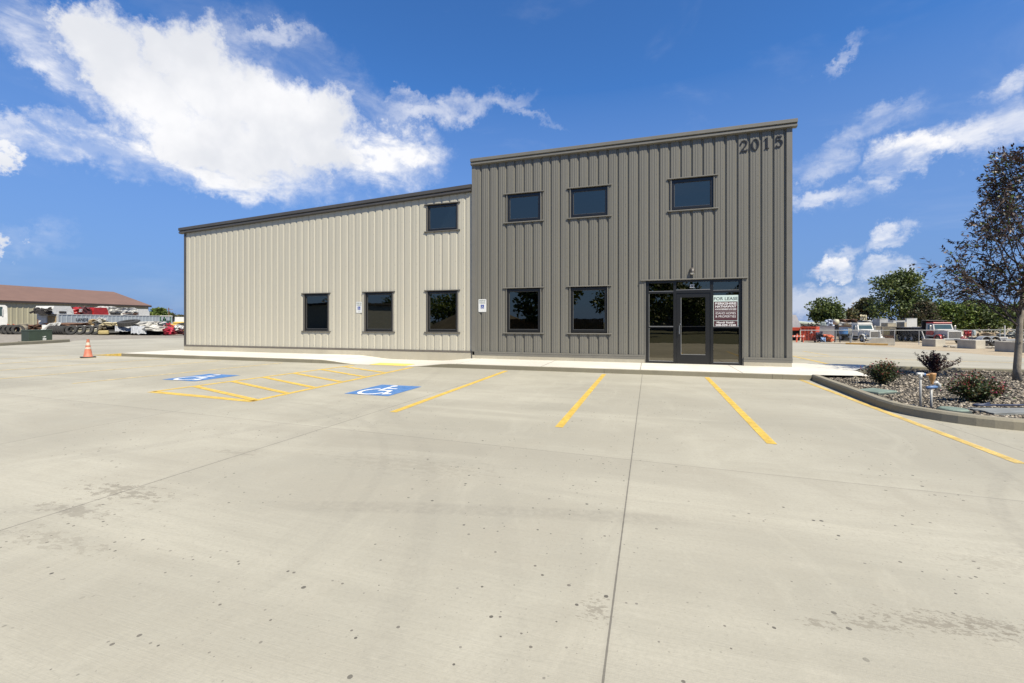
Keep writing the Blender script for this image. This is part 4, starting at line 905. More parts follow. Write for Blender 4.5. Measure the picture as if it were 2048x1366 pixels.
# brown-roofed warehouse on the left
wh = empty('warehouse', (0, 0, 0), 0, 'long tan metal warehouse with a reddish-brown roof behind the scrap yard', 'warehouse')
e1 = Vector(cw(-66.7, 80)); dr_ = (Vector(cw(-70., 59.6)) - e1).normalized(); pn = Vector((-dr_.y, dr_.x)); pn = pn if pn.dot(Vector(cw(-80, 82)) - e1) > 0 else -pn
e0 = e1 + dr_ * 48; zE, zR, zg = 4.33, 6.95, gz2(*e1) - .4; Wd = 16.
wh.location = (*e1, zg); wh.rotation_euler.z = math.atan2(-dr_.y, -dr_.x)
RM = Matrix.Rotation(-wh.rotation_euler.z, 3, 'Z')
def lw_(p, z): v = RM @ Vector((p.x - e1.x, p.y - e1.y, 0)); return (v.x, v.y, z - zg)
mb = MB(); a_, b_ = lw_(e0, 0), lw_(e1, 0); c_, d_ = lw_(e1 + pn * Wd, 0), lw_(e0 + pn * Wd, 0)
ribbed(mb, a_[:2], b_[:2], 0, zE - zg, .62, .05); ridge = (zR - zg) - .1
mb.add([(b_[0], b_[1], 0), (c_[0], c_[1], 0), (c_[0], c_[1], zE - zg), ((b_[0] + c_[0]) / 2, (b_[1] + c_[1]) / 2, ridge), (b_[0], b_[1], zE - zg), (a_[0], a_[1], 0), (d_[0], d_[1], 0), (d_[0], d_[1], zE - zg), ((a_[0] + d_[0]) / 2, (a_[1] + d_[1]) / 2, ridge), (a_[0], a_[1], zE - zg)], [(0, 1, 2, 3, 4), (5, 6, 7, 8, 9), (1, 6, 7, 2)])
mb.build('wall', mat('tan_siding', (.42, .385, .26), .6, .06, .5), wh)
ov = lambda p, q_, z, s1=.25, s2=.3: lw_(p + pn * q_ + dr_ * 0, z)
o1, o0 = e1 - dr_ * .3, e0 + dr_ * .3
mb = MB(); mb.add([lw_(o0 - pn * .35, zE - .02), lw_(o1 - pn * .35, zE - .02), lw_(o1 + pn * Wd / 2, zR), lw_(o0 + pn * Wd / 2, zR), lw_(o1 + pn * (Wd + .35), zE - .02), lw_(o0 + pn * (Wd + .35), zE - .02),
                   lw_(o0 - pn * .35, zE - .14), lw_(o1 - pn * .35, zE - .14), lw_(o1 + pn * Wd / 2, zR - .12), lw_(o1 + pn * (Wd + .35), zE - .14)], [(0, 1, 2, 3), (3, 2, 4, 5), (7, 8, 2, 1), (8, 9, 4, 2), (6, 7, 1, 0)])
mb.build('roof', mat('brown_roof', (.215, .125, .09), .7, .06, .6), wh)
mb = MB(); mb.add([lw_(o0 - pn * .36, zE - .30), lw_(o1 - pn * .36, zE - .30), lw_(o1 - pn * .36, zE - .03), lw_(o0 - pn * .36, zE - .03), lw_(o0 - pn * .02, zE - .30), lw_(o1 - pn * .02, zE - .30)], [(0, 1, 2, 3), (0, 1, 5, 4)]); mb.build('gutter', mat('dark_brown_trim', (.05, .035, .028), .6), wh)

# box trailer with junk on top
TL0, TL1 = (-52.1, 50.), (-51.4, 66.)
tdir = Vector(cw(*TL1)) - Vector(cw(*TL0)); tang = math.atan2(tdir.y, tdir.x); TLEN = tdir.length; zt0 = gz(*cw(*TL0)); TTOP = CAMH + 15 * 50 / F_PX
bt = empty('box_trailer', (*cw(*TL0), zt0), tang, 'pale blue-grey box trailer lettered LANDS under a row of wrecked bodies', 'trailer')
Ht = TTOP - zt0
mb = MB(); ribbed(mb, (0, 0), (TLEN, 0), .45, Ht - .1, .55, .03); mb.build('side_wall', C_TRL, bt)
mb = MB(); mb.box(0, TLEN, .02, 2.5, .35, Ht - .02); mb.box(-.04, TLEN + .04, -.05, 2.55, Ht - .1, Ht); mb.box(-.04, .12, -.05, .1, .3, Ht - .1); mb.build('body', C_LG, bt)
mb = MB(); mb.box(-.03, -.005, .15, 1.2, .5, Ht - .2); mb.build('door', C_TAN, bt); mb = MB(); mb.box(-.03, -.005, 1.3, 2.35, .5, Ht - .2); mb.build('door', C_WC, bt)
def t_at(px):
    r_ = (px - 1024) / F_PX; t = (TL0[0] - r_ * TL0[1]) / (r_ * (TL1[1] - TL0[1]) - (TL1[0] - TL0[0])); return t
def ttext(s_, px, z, size):
    o = text(s_, 'lettering', mat('dark_ink', (.05, .06, .08), .6), size, (t_at(px) * TLEN, -.045, z), bt, .004, .012, .92, 'LEFT'); return o
ttext('LANDS', 151, Ht - .80, .50)
def on_trailer(name, px0, px1, py0, lab, cat, m, kind='crumple', seed=1, group=None, extra=None, dep=1.6):
    t0, t1 = t_at(px0), t_at(px1); tm_ = (t0 + t1) / 2; dm = TL0[1] + (TL1[1] - TL0[1]) * tm_; L = (t1 - t0) * TLEN; base = TTOP
    hgt = (HOR - py0) * dm / F_PX + CAMH - base
    x, y = cw(TL0[0] + (TL1[0] - TL0[0]) * tm_, dm); e = empty(name, (x, y, base), tang, lab, cat, group)
    mb = MB()
    if kind == 'crumple': mb.crumple((0, dep / 2 + .1, hgt / 2), (L * .98, dep, hgt), seed, .16, 6)
    elif kind == 'cab':      # a cut-off lorry cab lying on its frame
        P = [(-L / 2, 0), (L / 2, 0), (L / 2 * .98, hgt * .45), (L / 2 * .70, hgt), (-L / 2 * .86, hgt * .97), (-L / 2, hgt * .5)]; mb.prism(P, .05, dep)
    elif kind == 'scrap':
        rr = random.Random(seed)
        for i in range(16):
            c0 = Vector((rr.uniform(-L / 2, L / 2), rr.uniform(.1, dep), rr.uniform(.1, hgt * .75))); M = Matrix.Translation(c0) @ Matrix.Rotation(rr.uniform(-1, 1), 4, 'Y') @ Matrix.Rotation(rr.uniform(0, 3), 4, 'Z'); a = rr.uniform(.1, L * .3); mb.box(-a, a, -.07, .09, -.08, .1, M)
            if i % 3 == 0: mb.cyl(M @ Vector((-.2, 0, .1)), M @ Vector((.25, 0, .1)), .16, 10)
        mb.box(-L * .4, L * .4, .2, dep - .2, 0, hgt * .45)
    mb.build({'crumple': 'shell', 'cab': 'shell', 'scrap': 'frame_scrap'}[kind], m, e)
    if extra:
        for (nm, xa, xb, za, zb, mm) in extra: mb = MB(); mb.box(xa * L, xb * L, -.02 if kind != 'crumple' else -.05, .12, za * hgt, zb * hgt); mb.build(nm, mm, e)
    return e
on_trailer('axle_scrap', 88, 117, 615, 'heap of black axles and engine parts at the left end of the trailer roof', 'scrap', C_DRK, 'scrap', 3)
on_trailer('truck_hood', 106, 148, 612, 'white truck hood leaning behind the pale doors on the trailer roof', 'truck body part', C_WC, 'cab', 4, extra=[('grille', -.2, .12, .1, .35, C_DRK)], dep=2.2)
on_trailer('flat_panel', 125, 152, 619, 'pale grey flat panel lying in front of the white hood on the trailer roof', 'truck body part', C_LG, 'crumple', 5, dep=.7)
on_trailer('crushed_cab', 147, 167, 615, 'small crushed red cab on the trailer roof, left of the engine wreck', 'wrecked cab', C_RED, 'crumple', 6, extra=[('window_opening', .1, .35, .35, .8, C_LG)])
on_trailer('engine_wreck', 165, 190, 612, 'tangled dark red engine and pipes between the two red cabs', 'scrap', mat('engine_red', (.12, .03, .03), .6, .5, 5), 'scrap', 7)
on_trailer('truck_sleeper', 188, 218, 615, 'bright red truck sleeper shell standing on the trailer roof', 'wrecked cab', C_RED, 'cab', 8)
on_trailer('crushed_cab', 214, 245, 614, 'white crushed cab with dark wheel openings right of the red sleeper', 'wrecked cab', C_WJ, 'crumple', 9, extra=[('opening', -.28, 0, .02, .32, C_DRK), ('opening', .1, .36, .02, .25, C_DRK)])
on_trailer('crushed_cab', 243, 278, 616, 'flattened white and brown cab with torn dark layers in its middle', 'wrecked cab', C_WH, 'crumple', 10, extra=[('torn_layer', -.42, .44, .12, .26, C_BRN), ('torn_layer', -.25, .46, .32, .42, C_DRK)])
on_trailer('truck_hood', 274, 300, 618, 'plain white slanting hood at the right end of the trailer roof', 'truck body part', C_WC, 'cab', 11)

# cage rack and truck cab at the far left
e, X, Z = site('steel_rack', 86, 50.5, 'pale steel rack frame standing left of the trailer doors', 'rack')
mb = MB()
for px in (77, 83.5, 95): mb.box(X(px) - .04, X(px) + .04, -.04, .04, 0, Z(629))
for py in (629.5, 645, 655): mb.box(X(76), X(96), -.045, .045, Z(py) - .04, Z(py) + .04)
mb.box(X(76), X(96), -.05, 1.4, Z(628.5), Z(627)); mb.build('frame', C_LG, e)
mb = MB(); mb.box(X(84.5), X(94), .1, 1.2, 0, Z(631)); mb.build('crate', mat('crate_dark', (.10, .085, .06), .8), e)
e, X, Z = site('rusty_post', 75, 49, 'short dark brown rusty post in front of the steel rack', 'post'); mb = MB(); mb.prism([(X(72.5), 0), (X(77.5), 0), (X(77), Z(640)), (X(74.5), Z(638))], -.1, .15); mb.build('post', C_BRN, e)
e, X, Z = site('cab_over_truck', 0, 47, 'white cab-over truck cut by the left picture edge', 'truck')
mb = MB(); mb.prism([(X(-45), Z(655)), (X(14), Z(655)), (X(15.5), Z(640)), (X(14.5), Z(613)), (X(10), Z(610)), (X(-45), Z(610))], -.2, 2.1); mb.build('cab', C_WC, e)
mb = MB(); mb.box(X(-14), X(5), -.23, -.205, Z(632), Z(613.5)); mb.build('side_window', C_GLS, e); mb = MB(); mb.box(X(4), X(6), -.3, -.215, Z(632), Z(618)); mb.build('mirror', C_LG, e)
mb = MB(); mb.box(X(-45), X(14), -.05, 2., Z(662), Z(655.5)); mb.build('chassis', C_BLK, e)
def wheel(par, x, y, z, r, w, m=None, rim=C_LG, axis='y'):
    """tyre with rim as child; axle along local y"""
    M = Matrix.Translation((x, y, z)) @ Matrix.Rotation(R(90), 4, 'X')
    mb = MB(); mb.lathe([(r * .55, -w / 2), (r * .9, -w / 2), (r, -w * .36), (r, w * .36), (r * .9, w / 2), (r * .55, w / 2), (r * .55, -w / 2)], 22, M); t = mb.build('wheel', m or C_TY, par)
    mb = MB(); mb.lathe([(0, -w * .30), (r * .22, -w * .36), (r * .25, -w * .2), (r * .5, -w * .22), (r * .56, -w * .46), (r * .56, w * .46), (r * .5, w * .22), (0, w * .2)], 18, M); mb.build('rim', rim, t)
wheel(e, X(-3), .1, .5, .5, .3); wheel(e, X(-3), 1.8, .5, .5, .3)

# loose tyres
def tyre(px, d, rx, rz, lab, grp, z=0., r=.5, w=.26, lean=0.):
    x, y = wp(px, d); e = empty('tyre', (x, y, gz(x, y) + z + r * abs(math.cos(lean)) + w / 2 * abs(math.sin(lean)) - .03), 0, lab, 'tyre', grp)
    mb = MB(); mb.lathe([(r * .56, -w / 2 * .8), (r * .62, -w / 2), (r * .9, -w / 2 * .95), (r, -w * .36), (r * 1.005, 0), (r, w * .36), (r * .9, w / 2 * .95), (r * .62, w / 2), (r * .56, w / 2 * .8), (r * .56, -w / 2 * .8)], 26)
    o = mb.build('casing', C_TY, e)
    mb = MB()
    for k in range(26):
        a = k * 2 * math.pi / 26; M = Matrix.Rotation(a, 4, 'Z'); mb.box(r * .995, r * 1.02, -.035, .035, -w * .4, w * .4, M)
    mb.build('tread', mat('tread_rubber', (.06, .057, .052), .95, .2), e)
    e.rotation_euler = (R(90) + lean, 0, TH + rz); return e
G1 = 'tyres along the front of the scrap heap'
ORD = ['first', 'second', 'third', 'fourth']
for i, (px, rr) in enumerate(((143, .25), (160.5, .2), (176, .25), (191, .1))): tyre(px, 45.4 + i * .3, 0, rr, 'dusty truck tyre facing the lot, %s of the four right of the green cabinet' % ORD[i], G1, r=.49, lean=-.28)
for i, (px, rr) in enumerate(((8, .9), (17, .4), (26, 1.0), (36, .7))): tyre(px, 44.4, 0, rr, 'old tyre under the orange scrap, %s from the left picture edge' % ORD[i], G1, r=.47, lean=-.15)
for i in range(7): tyre(105 + i * 4.7, 45.6, 0, 1.25 + .05 * (i % 3), 'black tyre standing on edge in the tight row behind the green cabinet', 'tyres packed on edge behind the green cabinet', r=.46, w=.24)
e = tyre(258, 47.5, 0, .0, 'big treaded tyre lying flat on top of the white scrap panels', None, z=.85, r=.95, w=.5, lean=R(-78)); e.location.z = CAMH + (HOR - 646) * 47.5 / F_PX

def junk(name, px0, px1, py0, py1, d, lab, m, cat='scrap', kind='crumple', seed=1, dep=1.4, amp=.18, rot=0., group=None):
    e, X, Z = site(name, (px0 + px1) / 2, d, lab, cat, group, z=CAMH + (HOR - py1) * d / F_PX); w, h = X(px1) - X(px0), Z(py0)
    mb = MB(); M = Matrix.Rotation(rot, 4, 'Y')
    if kind == 'crumple': mb.crumple((0, dep / 2, h / 2), (w, dep, h), seed, amp, 7, None if not rot else Matrix.Translation((0, 0, h / 2)) @ M @ Matrix.Translation((0, 0, -h / 2)))
    elif kind == 'sheet':
        n = 18; rr = seed; vs = []; fs = []
        for j in range(5):
            for i in range(n + 1):
                u, v = i / n, j / 4; top = h * (.95 - .2 * abs(noise.noise(Vector((u * 3.2, rr, 0))))); z_ = top * (1 - v) ** .8 * (1 if v < 1 else 0); z_ = max(z_, h * .28 * noise.noise(Vector((u * 5, rr + 3, 0))) + h * .1) if v == 1 else z_
                vs.append(((u - .5) * w, dep * .5 - v * dep * .5 + .18 * noise.noise(Vector((u * 9, v * 3, rr))), z_))
        for j in range(4):
            for i in range(n): k = j * (n + 1) + i; fs.append((k, k + 1, k + n + 2, k + n + 1))
        mb.add(vs, fs); b0 = len(mb.v); mb.add([(x, y + .04, z) for x, y, z in vs], [tuple(reversed(f)) for f in fs])
    elif kind == 'beam': mb.box(-w / 2, w / 2, 0, dep, -h * .5, h * .5, Matrix.Translation((0, 0, h / 2)) @ M, bev=h * .2)
    elif kind == 'bars':
        rr = random.Random(seed)
        for i in range(15):
            c0 = Vector((rr.uniform(-w / 2, w / 2) * .85, rr.uniform(0, dep), rr.uniform(.15, .85) * h)); M2 = Matrix.Translation(c0) @ Matrix.Rotation(rr.uniform(-1.3, 1.3), 4, 'Y') @ Matrix.Rotation(rr.uniform(0, 3), 4, 'Z'); a = rr.uniform(.15, .35) * w; b_ = rr.uniform(.03, .07); mb.box(-a, a, -b_, b_, -b_ * 1.2, b_ * 1.2, M2)
        mb.crumple((0, dep / 2, h * .3), (w * .8, dep * .8, h * .5), seed, .25, 5)
    mb.build({'sheet': 'cloth', 'bars': 'bent_frame', 'beam': 'beam', 'crumple': 'shell'}[kind], m, e); return e
junk('bent_frame', 15, 40, 649, 660, 45.6, 'heap of bent orange steel frames on the old tyres', mat('rust_orange', (.50, .13, .07), .7, .3, 2), kind='bars', seed=2)
e, X, Z = site('cable_drum', 46, 45.8, 'short beige ribbed drum behind the green cabinet', 'drum'); mb = MB(); mb.lathe([(0, Z(647.5)), (.36, Z(647.5)), (.36, Z(649)), (.33, Z(649.5)), (.33, Z(653)), (.36, Z(653.5)), (.36, Z(657)), (.33, Z(658)), (.33, 0), (0, 0)], 18); mb.build('drum_body', C_BEI, e)
junk('wood_pile', 56, 82, 650.5, 659, 47, 'low brown pile of boards left of the white slats', C_BRN, kind='crumple', seed=4, amp=.3)
e, X, Z = site('slatted_panel', 98, 46.3, 'white slatted panel slumping behind the green cabinet', 'panel')
mb = MB()
for i in range(7): M = Matrix.Translation((X(86 + i * 4.2), 0, .5)) @ Matrix.Rotation(.75 - i * .05, 4, 'Y'); mb.box(-.1, .1, 0, .5, -.2, Z(647) * .72, M)
mb.box(X(84), X(112), .3, .4, .2, Z(650)); mb.build('slats', C_WC, e)
junk('scrap_bed', 108, 210, 646, 653, 48.5, 'long brownish layer of flattened scrap in front of the trailer', C_BRN, kind='crumple', seed=6, amp=.22, dep=2)
junk('long_panel', 120, 240, 652, 659, 46.9, 'long white dented panel lying above the front tyres', C_WJ, kind='crumple', seed=7, amp=.2, dep=1.2)
junk('dark_scrap', 108, 132, 650, 659, 46.5, 'black tangle of hoses and metal beside the white slats', C_DRK, kind='bars', seed=8)
junk('plywood_heap', 181, 200, 640, 651, 47.9, 'small tan heap of broken plywood against the lettered trailer', C_TAN, kind='crumple', seed=9, amp=.3)
junk('white_fender', 193, 213, 638, 652, 47.6, 'white curved fender sticking up right of the plywood heap', C_WJ, kind='crumple', seed=12, amp=.35, rot=.5)
junk('insulation_roll', 208, 240, 646, 651.5, 47.5, 'cream torn strip lying left of the big flat tyre', mat('cream', (.55, .47, .28), .9, .2), kind='crumple', seed=13, amp=.3)
junk('dark_scrap', 205, 300, 655, 669, 48.3, 'black machine frames filling the foot of the scrap heap', C_BLK, kind='crumple', seed=14, amp=.2, dep=2.2)  # one dented black mass low in the heap
junk('dark_scrap', 290, 338, 654, 669, 49.5, 'dark axles under the white beam by the red wreck', C_BLK, kind='crumple', seed=15, amp=.2)
junk('wooden_crate', 196, 218, 661, 669, 45.9, 'low yellow wooden box at the end of the tyre row', mat('yellow_wood', (.46, .36, .15), .8, .15), 'crate', 'beam')
junk('engine_block', 198, 212, 651, 661, 46.4, 'grimy tan and black block on the yellow wooden box', mat('grimy_tan', (.17, .14, .09), .8, .5, 5), kind='crumple', seed=17, amp=.25)
junk('grey_tarp', 230, 263, 650, 664, 46.8, 'grey plastic sheet draped over the left of the scrap heap', C_SILV, 'tarp', 'sheet', 18, 1.5)
junk('grey_tarp', 262, 293, 651, 669, 46.6, 'grey plastic sheet hanging to the ground in the heap middle', C_SILV, 'tarp', 'sheet', 21, 1.5)
junk('white_bumper', 276, 318, 643.5, 653, 48, 'long white crumpled panel right of the big flat tyre', C_WJ, kind='crumple', seed=22, amp=.2, rot=-.02)
junk('white_beam', 290, 335, 652.5, 662, 47.4, 'white ribbed beam slanting down towards the red wreck', C_WJ, kind='crumple', seed=23, amp=.12, rot=.07)
junk('grey_roll', 312, 330, 644, 651, 49, 'pale grey folded sheet left of the green loader cab', C_LG, kind='crumple', seed=24, amp=.2)
junk('red_wreck', 326, 352, 645, 669, 47.8, 'mangled bright red frame of a wreck at the right of the heap', mat('wreck_red', (.50, .03, .06), .5, .3, 2), kind='bars', seed=25, dep=1.8)
junk('white_shell', 350, 364, 651, 662, 48.6, 'small curved white shell beside the red wreck', C_WC, kind='crumple', seed=26, amp=.3, rot=.4)
junk('dark_scrap', 348, 372, 657, 669, 48.4, 'dark red and black parts next to the building corner', mat('dark_red_scrap', (.14, .03, .03), .7, .5, 4), kind='bars', seed=27)

# wheel loader
e, X, Z = site('wheel_loader', 345, 56, 'yellow wheel loader with green-posted cab beside the building corner', 'loader')
mb = MB(); zc0, zc1 = Z(648), Z(633)
for px in (321, 329, 341.5): 
    for y in (-.6, .6): mb = MB(); mb.box(X(px) - .05, X(px) + .05, y - .05, y + .05, zc0, zc1); mb.build('cab_post', C_GN, e)
mb = MB(); mb.box(X(319.5), X(345), -.75, .75, Z(633.5), Z(631.5), bev=.05); mb.build('cab_roof', C_WH, e)
mb = MB(); mb.box(X(321), X(341), -.55, .55, zc0, Z(641)); mb.build('cab_side', C_GLS, e); mb = MB(); mb.box(X(326), X(332), -.25, .25, zc0, Z(637)); mb.build('seat', C_BLK, e)
mb = MB(); mb.box(X(318), X(372), -.9, .9, Z(658), Z(647.5), bev=.08); mb.box(X(346), X(378), -.8, .8, Z(647.5), Z(643.5), bev=.1); mb.build('body', C_YEL, e)
mb = MB(); mb.cyl((X(346), -.5, Z(644)), (X(346), -.5, Z(636)), .07, 8); mb.build('exhaust', C_BLK, e)
for px in (330, 366): wheel(e, X(px), -.95, .72, .72, .45, rim=C_YEL); wheel(e, X(px), .95, .72, .72, .45, rim=C_YEL)
e, X, Z = site('white_trailer', 366, 82, 'plain white box trailer behind the yellow loader', 'trailer'); mb = MB(); mb.box(X(350), X(400), -1.2, 1.2, .9, Z(634)); mb.build('body', C_WC, e)
for px in (352, 358, 392): wheel(e, X(px), -1.1, .5, .5, .3)
e, X, Z = site('grey_building', 313, 140, 'dark grey boxy structure rising behind the round green tree', 'building'); mb = MB(); mb.box(X(304.5), X(321.5), -2, 2, 0, Z(617)); mb.build('wall', mat('slate_wall', (.07, .08, .09), .8, .1), e); mb = MB(); mb.box(X(303.8), X(322.2), -2.1, 2.1, Z(617.3), Z(616.4)); mb.build('roof_edge', mat('slate_edge', (.11, .12, .13), .8), e)
e, X, Z = site('utility_pole', 337.5, 110, 'thin utility pole above the loader cab', 'pole'); mb = MB(); mb.cyl((0, 0, -1), (0, 0, Z(615.5)), .14, 8, .10); mb.build('pole', C_BRN, e); mb = MB(); mb.box(-.8, .8, -.05, .05, Z(619), Z(618.3)); mb.build('crossarm', C_BRN, e)

# ---------------- right side
def blockk(px, d, w, dp, h, rz, lab):
    e, X, Z = site('concrete_block', px, d, lab, 'concrete block', 'concrete blocks along the lot edge', rz); mb = MB(); mb.box(-w / 2, w / 2, -dp / 2, dp / 2, -.05, h, bev=.03); mb.build('block', C_CON, e)
    mb = MB(); mb.tube([(-.12, 0, h - .02), (-.10, 0, h + .05), (.10, 0, h + .05), (.12, 0, h - .02)], .012, 6); mb.build('lifting_eye', C_BRN, e)
blockk(1867, 41.2, 1.3, 1.0, .66, -.75, 'concrete block in front of the red and white dump truck')
blockk(1942, 36.2, 1.45, .85, .68, -.72, 'middle concrete block between the dump truck and the flatbed trailer')
blockk(2030, 29.4, 1.7, .85, .66, -.60, 'nearest concrete block, partly behind the young tree trunk')
e, X, Z = site('concrete_barrier', 1760, 43.5, 'long pale concrete road barrier with sloping left end before the white truck', 'barrier', rz=.12)
mb = MB(); L = X(1788); mb.prism([(-L * 1.1, 0), (L, 0), (L, .62), (L * .93, .66), (-L * .55, .66), (-L, .2)], -.22, .22); mb.build('barrier', C_CON, e); mb = MB(); mb.box(-L * 1.1, L, -.30, .30, -.05, .16); mb.build('base', C_CON, e)
e, X, Z = site('timber_beam', 1735, 43.0, 'long orange-brown timber lying before the concrete barrier', 'timber'); mb = MB(); mb.box(X(1690), X(1775), -.1, .1, .0, .16, bev=.02); mb.build('beam', mat('orange_wood', (.50, .30, .08), .8, .2), e)
e, X, Z = site('timber_beam', 1660, 46.5, 'pale straight timber lying left of the orange-brown one', 'timber'); mb = MB(); mb.box(X(1640), X(1702), -.1, .1, .0, .14, bev=.02); mb.build('beam', mat('pale_wood', (.62, .55, .42), .8, .1), e)

# dumpster
e, X, Z = site('dumpster', 1616, 53, 'bright orange ribbed steel dumpster filled with scrap', 'dumpster', rz=-.12)
mb = MB(); H_ = Z(653.5); mb.prism([(X(1602), .15), (X(1631), .15), (X(1632.5), H_), (X(1601), H_)], 0, 3.2); mb.build('body', C_OR, e)
mb = MB()
for px in (1603, 1610, 1617, 1624, 1631): mb.box(X(px) - .05, X(px) + .05, -.08, 0, .2, H_)
mb.box(X(1600.5), X(1633), -.1, .02, H_ - .12, H_ + .02); mb.box(X(1601), X(1632), -.09, .0, Z(670.5), Z(669.5)); mb.build('ribs', C_OR, e)
mb = MB(); mb.prism([(X(1619.5), Z(668)), (X(1624), Z(665)), (X(1626), Z(667)), (X(1624.5), Z(663)), (X(1622), Z(661.5)), (X(1622.5), Z(664))], -.12, -.095); mb.build('sticker', C_WC, e)
for px in (1604, 1630): mb = MB(); mb.cyl((X(px) - .1, 0, .08), (X(px) + .1, 0, .08), .1, 10); mb.build('roller', C_DRK, e)
junk('dark_scrap', 1603, 1631, 649, 655, 54.5, 'dark jagged metal heaped in the orange dumpster', C_DRK, kind='bars', seed=31, dep=2)
e, X, Z = site('roll_off_bin', 1592, 54.5, 'second orange bin half hidden by the building corner', 'dumpster'); mb = MB(); mb.box(X(1575), X(1601), 0, 2, Z(661), Z(655)); mb.box(X(1575), X(1600), 1.5, 2, .1, Z(661)); mb.build('body', C_OR, e); mb = MB(); mb.box(X(1575), X(1599), .8, 1.4, .1, Z(660)); mb.build('inner_panel', C_DRK, e)
e, X, Z = site('white_canopy', 1590, 57, 'white sloping tarp roof beside the building corner', 'canopy'); mb = MB(); mb.prism([(X(1570), Z(629.5)), (X(1592), Z(629.5)), (X(1603.5), Z(655)), (X(1570), Z(655))], 0, 2.5); mb.build('tarp', C_WC, e)
for i, px in enumerate((1588.5, 1601)):
    e, X, Z = site('barricade', px, 50.5, ['orange and white striped barricade nearest the building corner', 'orange and white striped barricade before the orange dumpster'][i], 'barricade', 'traffic barricades', rz=.2)
    M_BO = mat('barricade_orange', (.80, .16, .08), .5, .1)
    for x_ in (-.35, .35): mb = MB(); mb.prism([(x_ - .12, 0), (x_ - .04, 0), (x_ + .03, 1.0), (x_ - .03, 1.0)], -.03, .03); mb.build('leg', M_BO, e)
    mb = MB(); mb.box(-.45, .45, -.05, -.031, .62, .82); mb.build('board', M_BO, e)
    for x_ in (-.28, 0, .28): mb = MB(); mb.prism([(x_ - .08, .625), (x_ + .02, .625), (x_ + .1, .815), (x_, .815)], -.056, -.0505); mb.build('stripe', C_WC, e)
e, X, Z = site('metal_shed', 1630, 120, 'long low pale-roofed shed far behind the dumpster', 'shed', face=False); mb = MB(); mb.prism([(X(1575), -1), (X(1665), -1), (X(1665), Z(650)), (X(1575), Z(641))], 0, 12); mb.build('wall', mat('pale_green_siding', (.42, .46, .38), .7, .05), e); mb = MB(); mb.add([(X(1572), -.4, Z(645)), (X(1668), -.4, Z(650.5)), (X(1660), 6, Z(645)), (X(1580), 6, Z(637.5))], [(0, 1, 2, 3)]); mb.build('roof', mat('pale_roof', (.50, .52, .45), .6, .05), e)
e, X, Z = site('steel_tank_box', 1652, 56, 'plain grey steel container body behind the loose scrap', 'container'); mb = MB(); mb.box(X(1636), X(1669), 0, 2.4, .5, Z(652)); mb.box(X(1636), X(1669), -.03, 0, Z(653), Z(652) + .03); mb.build('body', mat('tank_grey', (.38, .37, .37), .6, .1, 1), e); mb = MB(); mb.box(X(1643.5), X(1645), -.04, -.005, Z(668), Z(663)); mb.build('latch', C_DRK, e)
mb = MB(); mb.box(X(1640), X(1664), .3, 2, -.05, .5); mb.build('skid', C_BRN, e)
junk('car_shell', 1652, 1668, 640, 652, 57, 'white and blue car shell perched on the grey container', mat('white_blue', (.55, .6, .7), .5, .3, 1.2), seed=33, amp=.2)
junk('metal_cabinet', 1641, 1652, 643.5, 652, 57, 'grey-green metal box on top of the grey container', mat('grey_green', (.30, .34, .31), .6, .1), 'cabinet', 'beam')
junk('dark_scrap', 1632, 1642, 643, 672, 57, 'stack of dark pallets left of the grey container', C_DRK, kind='bars', seed=34)
e, X, Z = site('pump_jack', 1674, 54, 'black steel tower on splayed legs with a cream round tank on top', 'tower')
mb = MB()
for a, b_ in ((1669, 1673), (1680, 1674.5)):
    for y in (-.3, .3): mb.tube([(X(a), y, 0), (X(b_), y * .3, Z(653))], .06, 6)
for py, w_ in ((676, 4.5), (668, 3.4), (660, 2.2)): mb.box(X(1674 - w_), X(1674 + w_), -.04, .04, Z(py) - .05, Z(py) + .05)
mb.prism([(X(1668), Z(654)), (X(1678), Z(653)), (X(1676), Z(649)), (X(1670), Z(650))], -.2, .2); mb.build('tower', C_BLK, e)
mb = MB(); mb.lathe([(0, -.35), (.28, -.3), (.36, 0), (.28, .3), (0, .35)], 14, Matrix.Translation((X(1672), 0, Z(644)))); mb.build('tank', mat('cream_tank', (.55, .52, .38), .6), e, smooth=True)
junk('black_tyre_heap', 1633, 1644, 666, 681, 51.5, 'dark bundle of rubber and cloth right of the dumpster', mat('dark_bundle', (.04, .035, .06), .8, .6, 3), seed=36, amp=.3)
junk('orange_fender', 1643, 1663, 671, 680, 51.3, 'bent orange fender lying on the ground by the grey container', mat('fender_orange', (.65, .16, .06), .5, .2), 'fender', seed=37, amp=.35)
junk('blue_bag', 1642, 1650, 676, 684, 50.6, 'small blue and white bundle on the ground', mat('bag_blue', (.25, .38, .6), .6, .4, 3), 'bag', seed=38, amp=.3)
e, X, Z = site('white_van_box', 1690, 66, 'pale upright panels standing behind the blue drum', 'panel'); mb = MB(); mb.box(X(1678), X(1704), 0, .3, 0, Z(653)); mb.build('panel', C_WC, e); mb = MB(); mb.box(X(1676), X(1706), -.1, .5, Z(653.5), Z(651.5)); mb.build('top_rail', C_BRN, e)

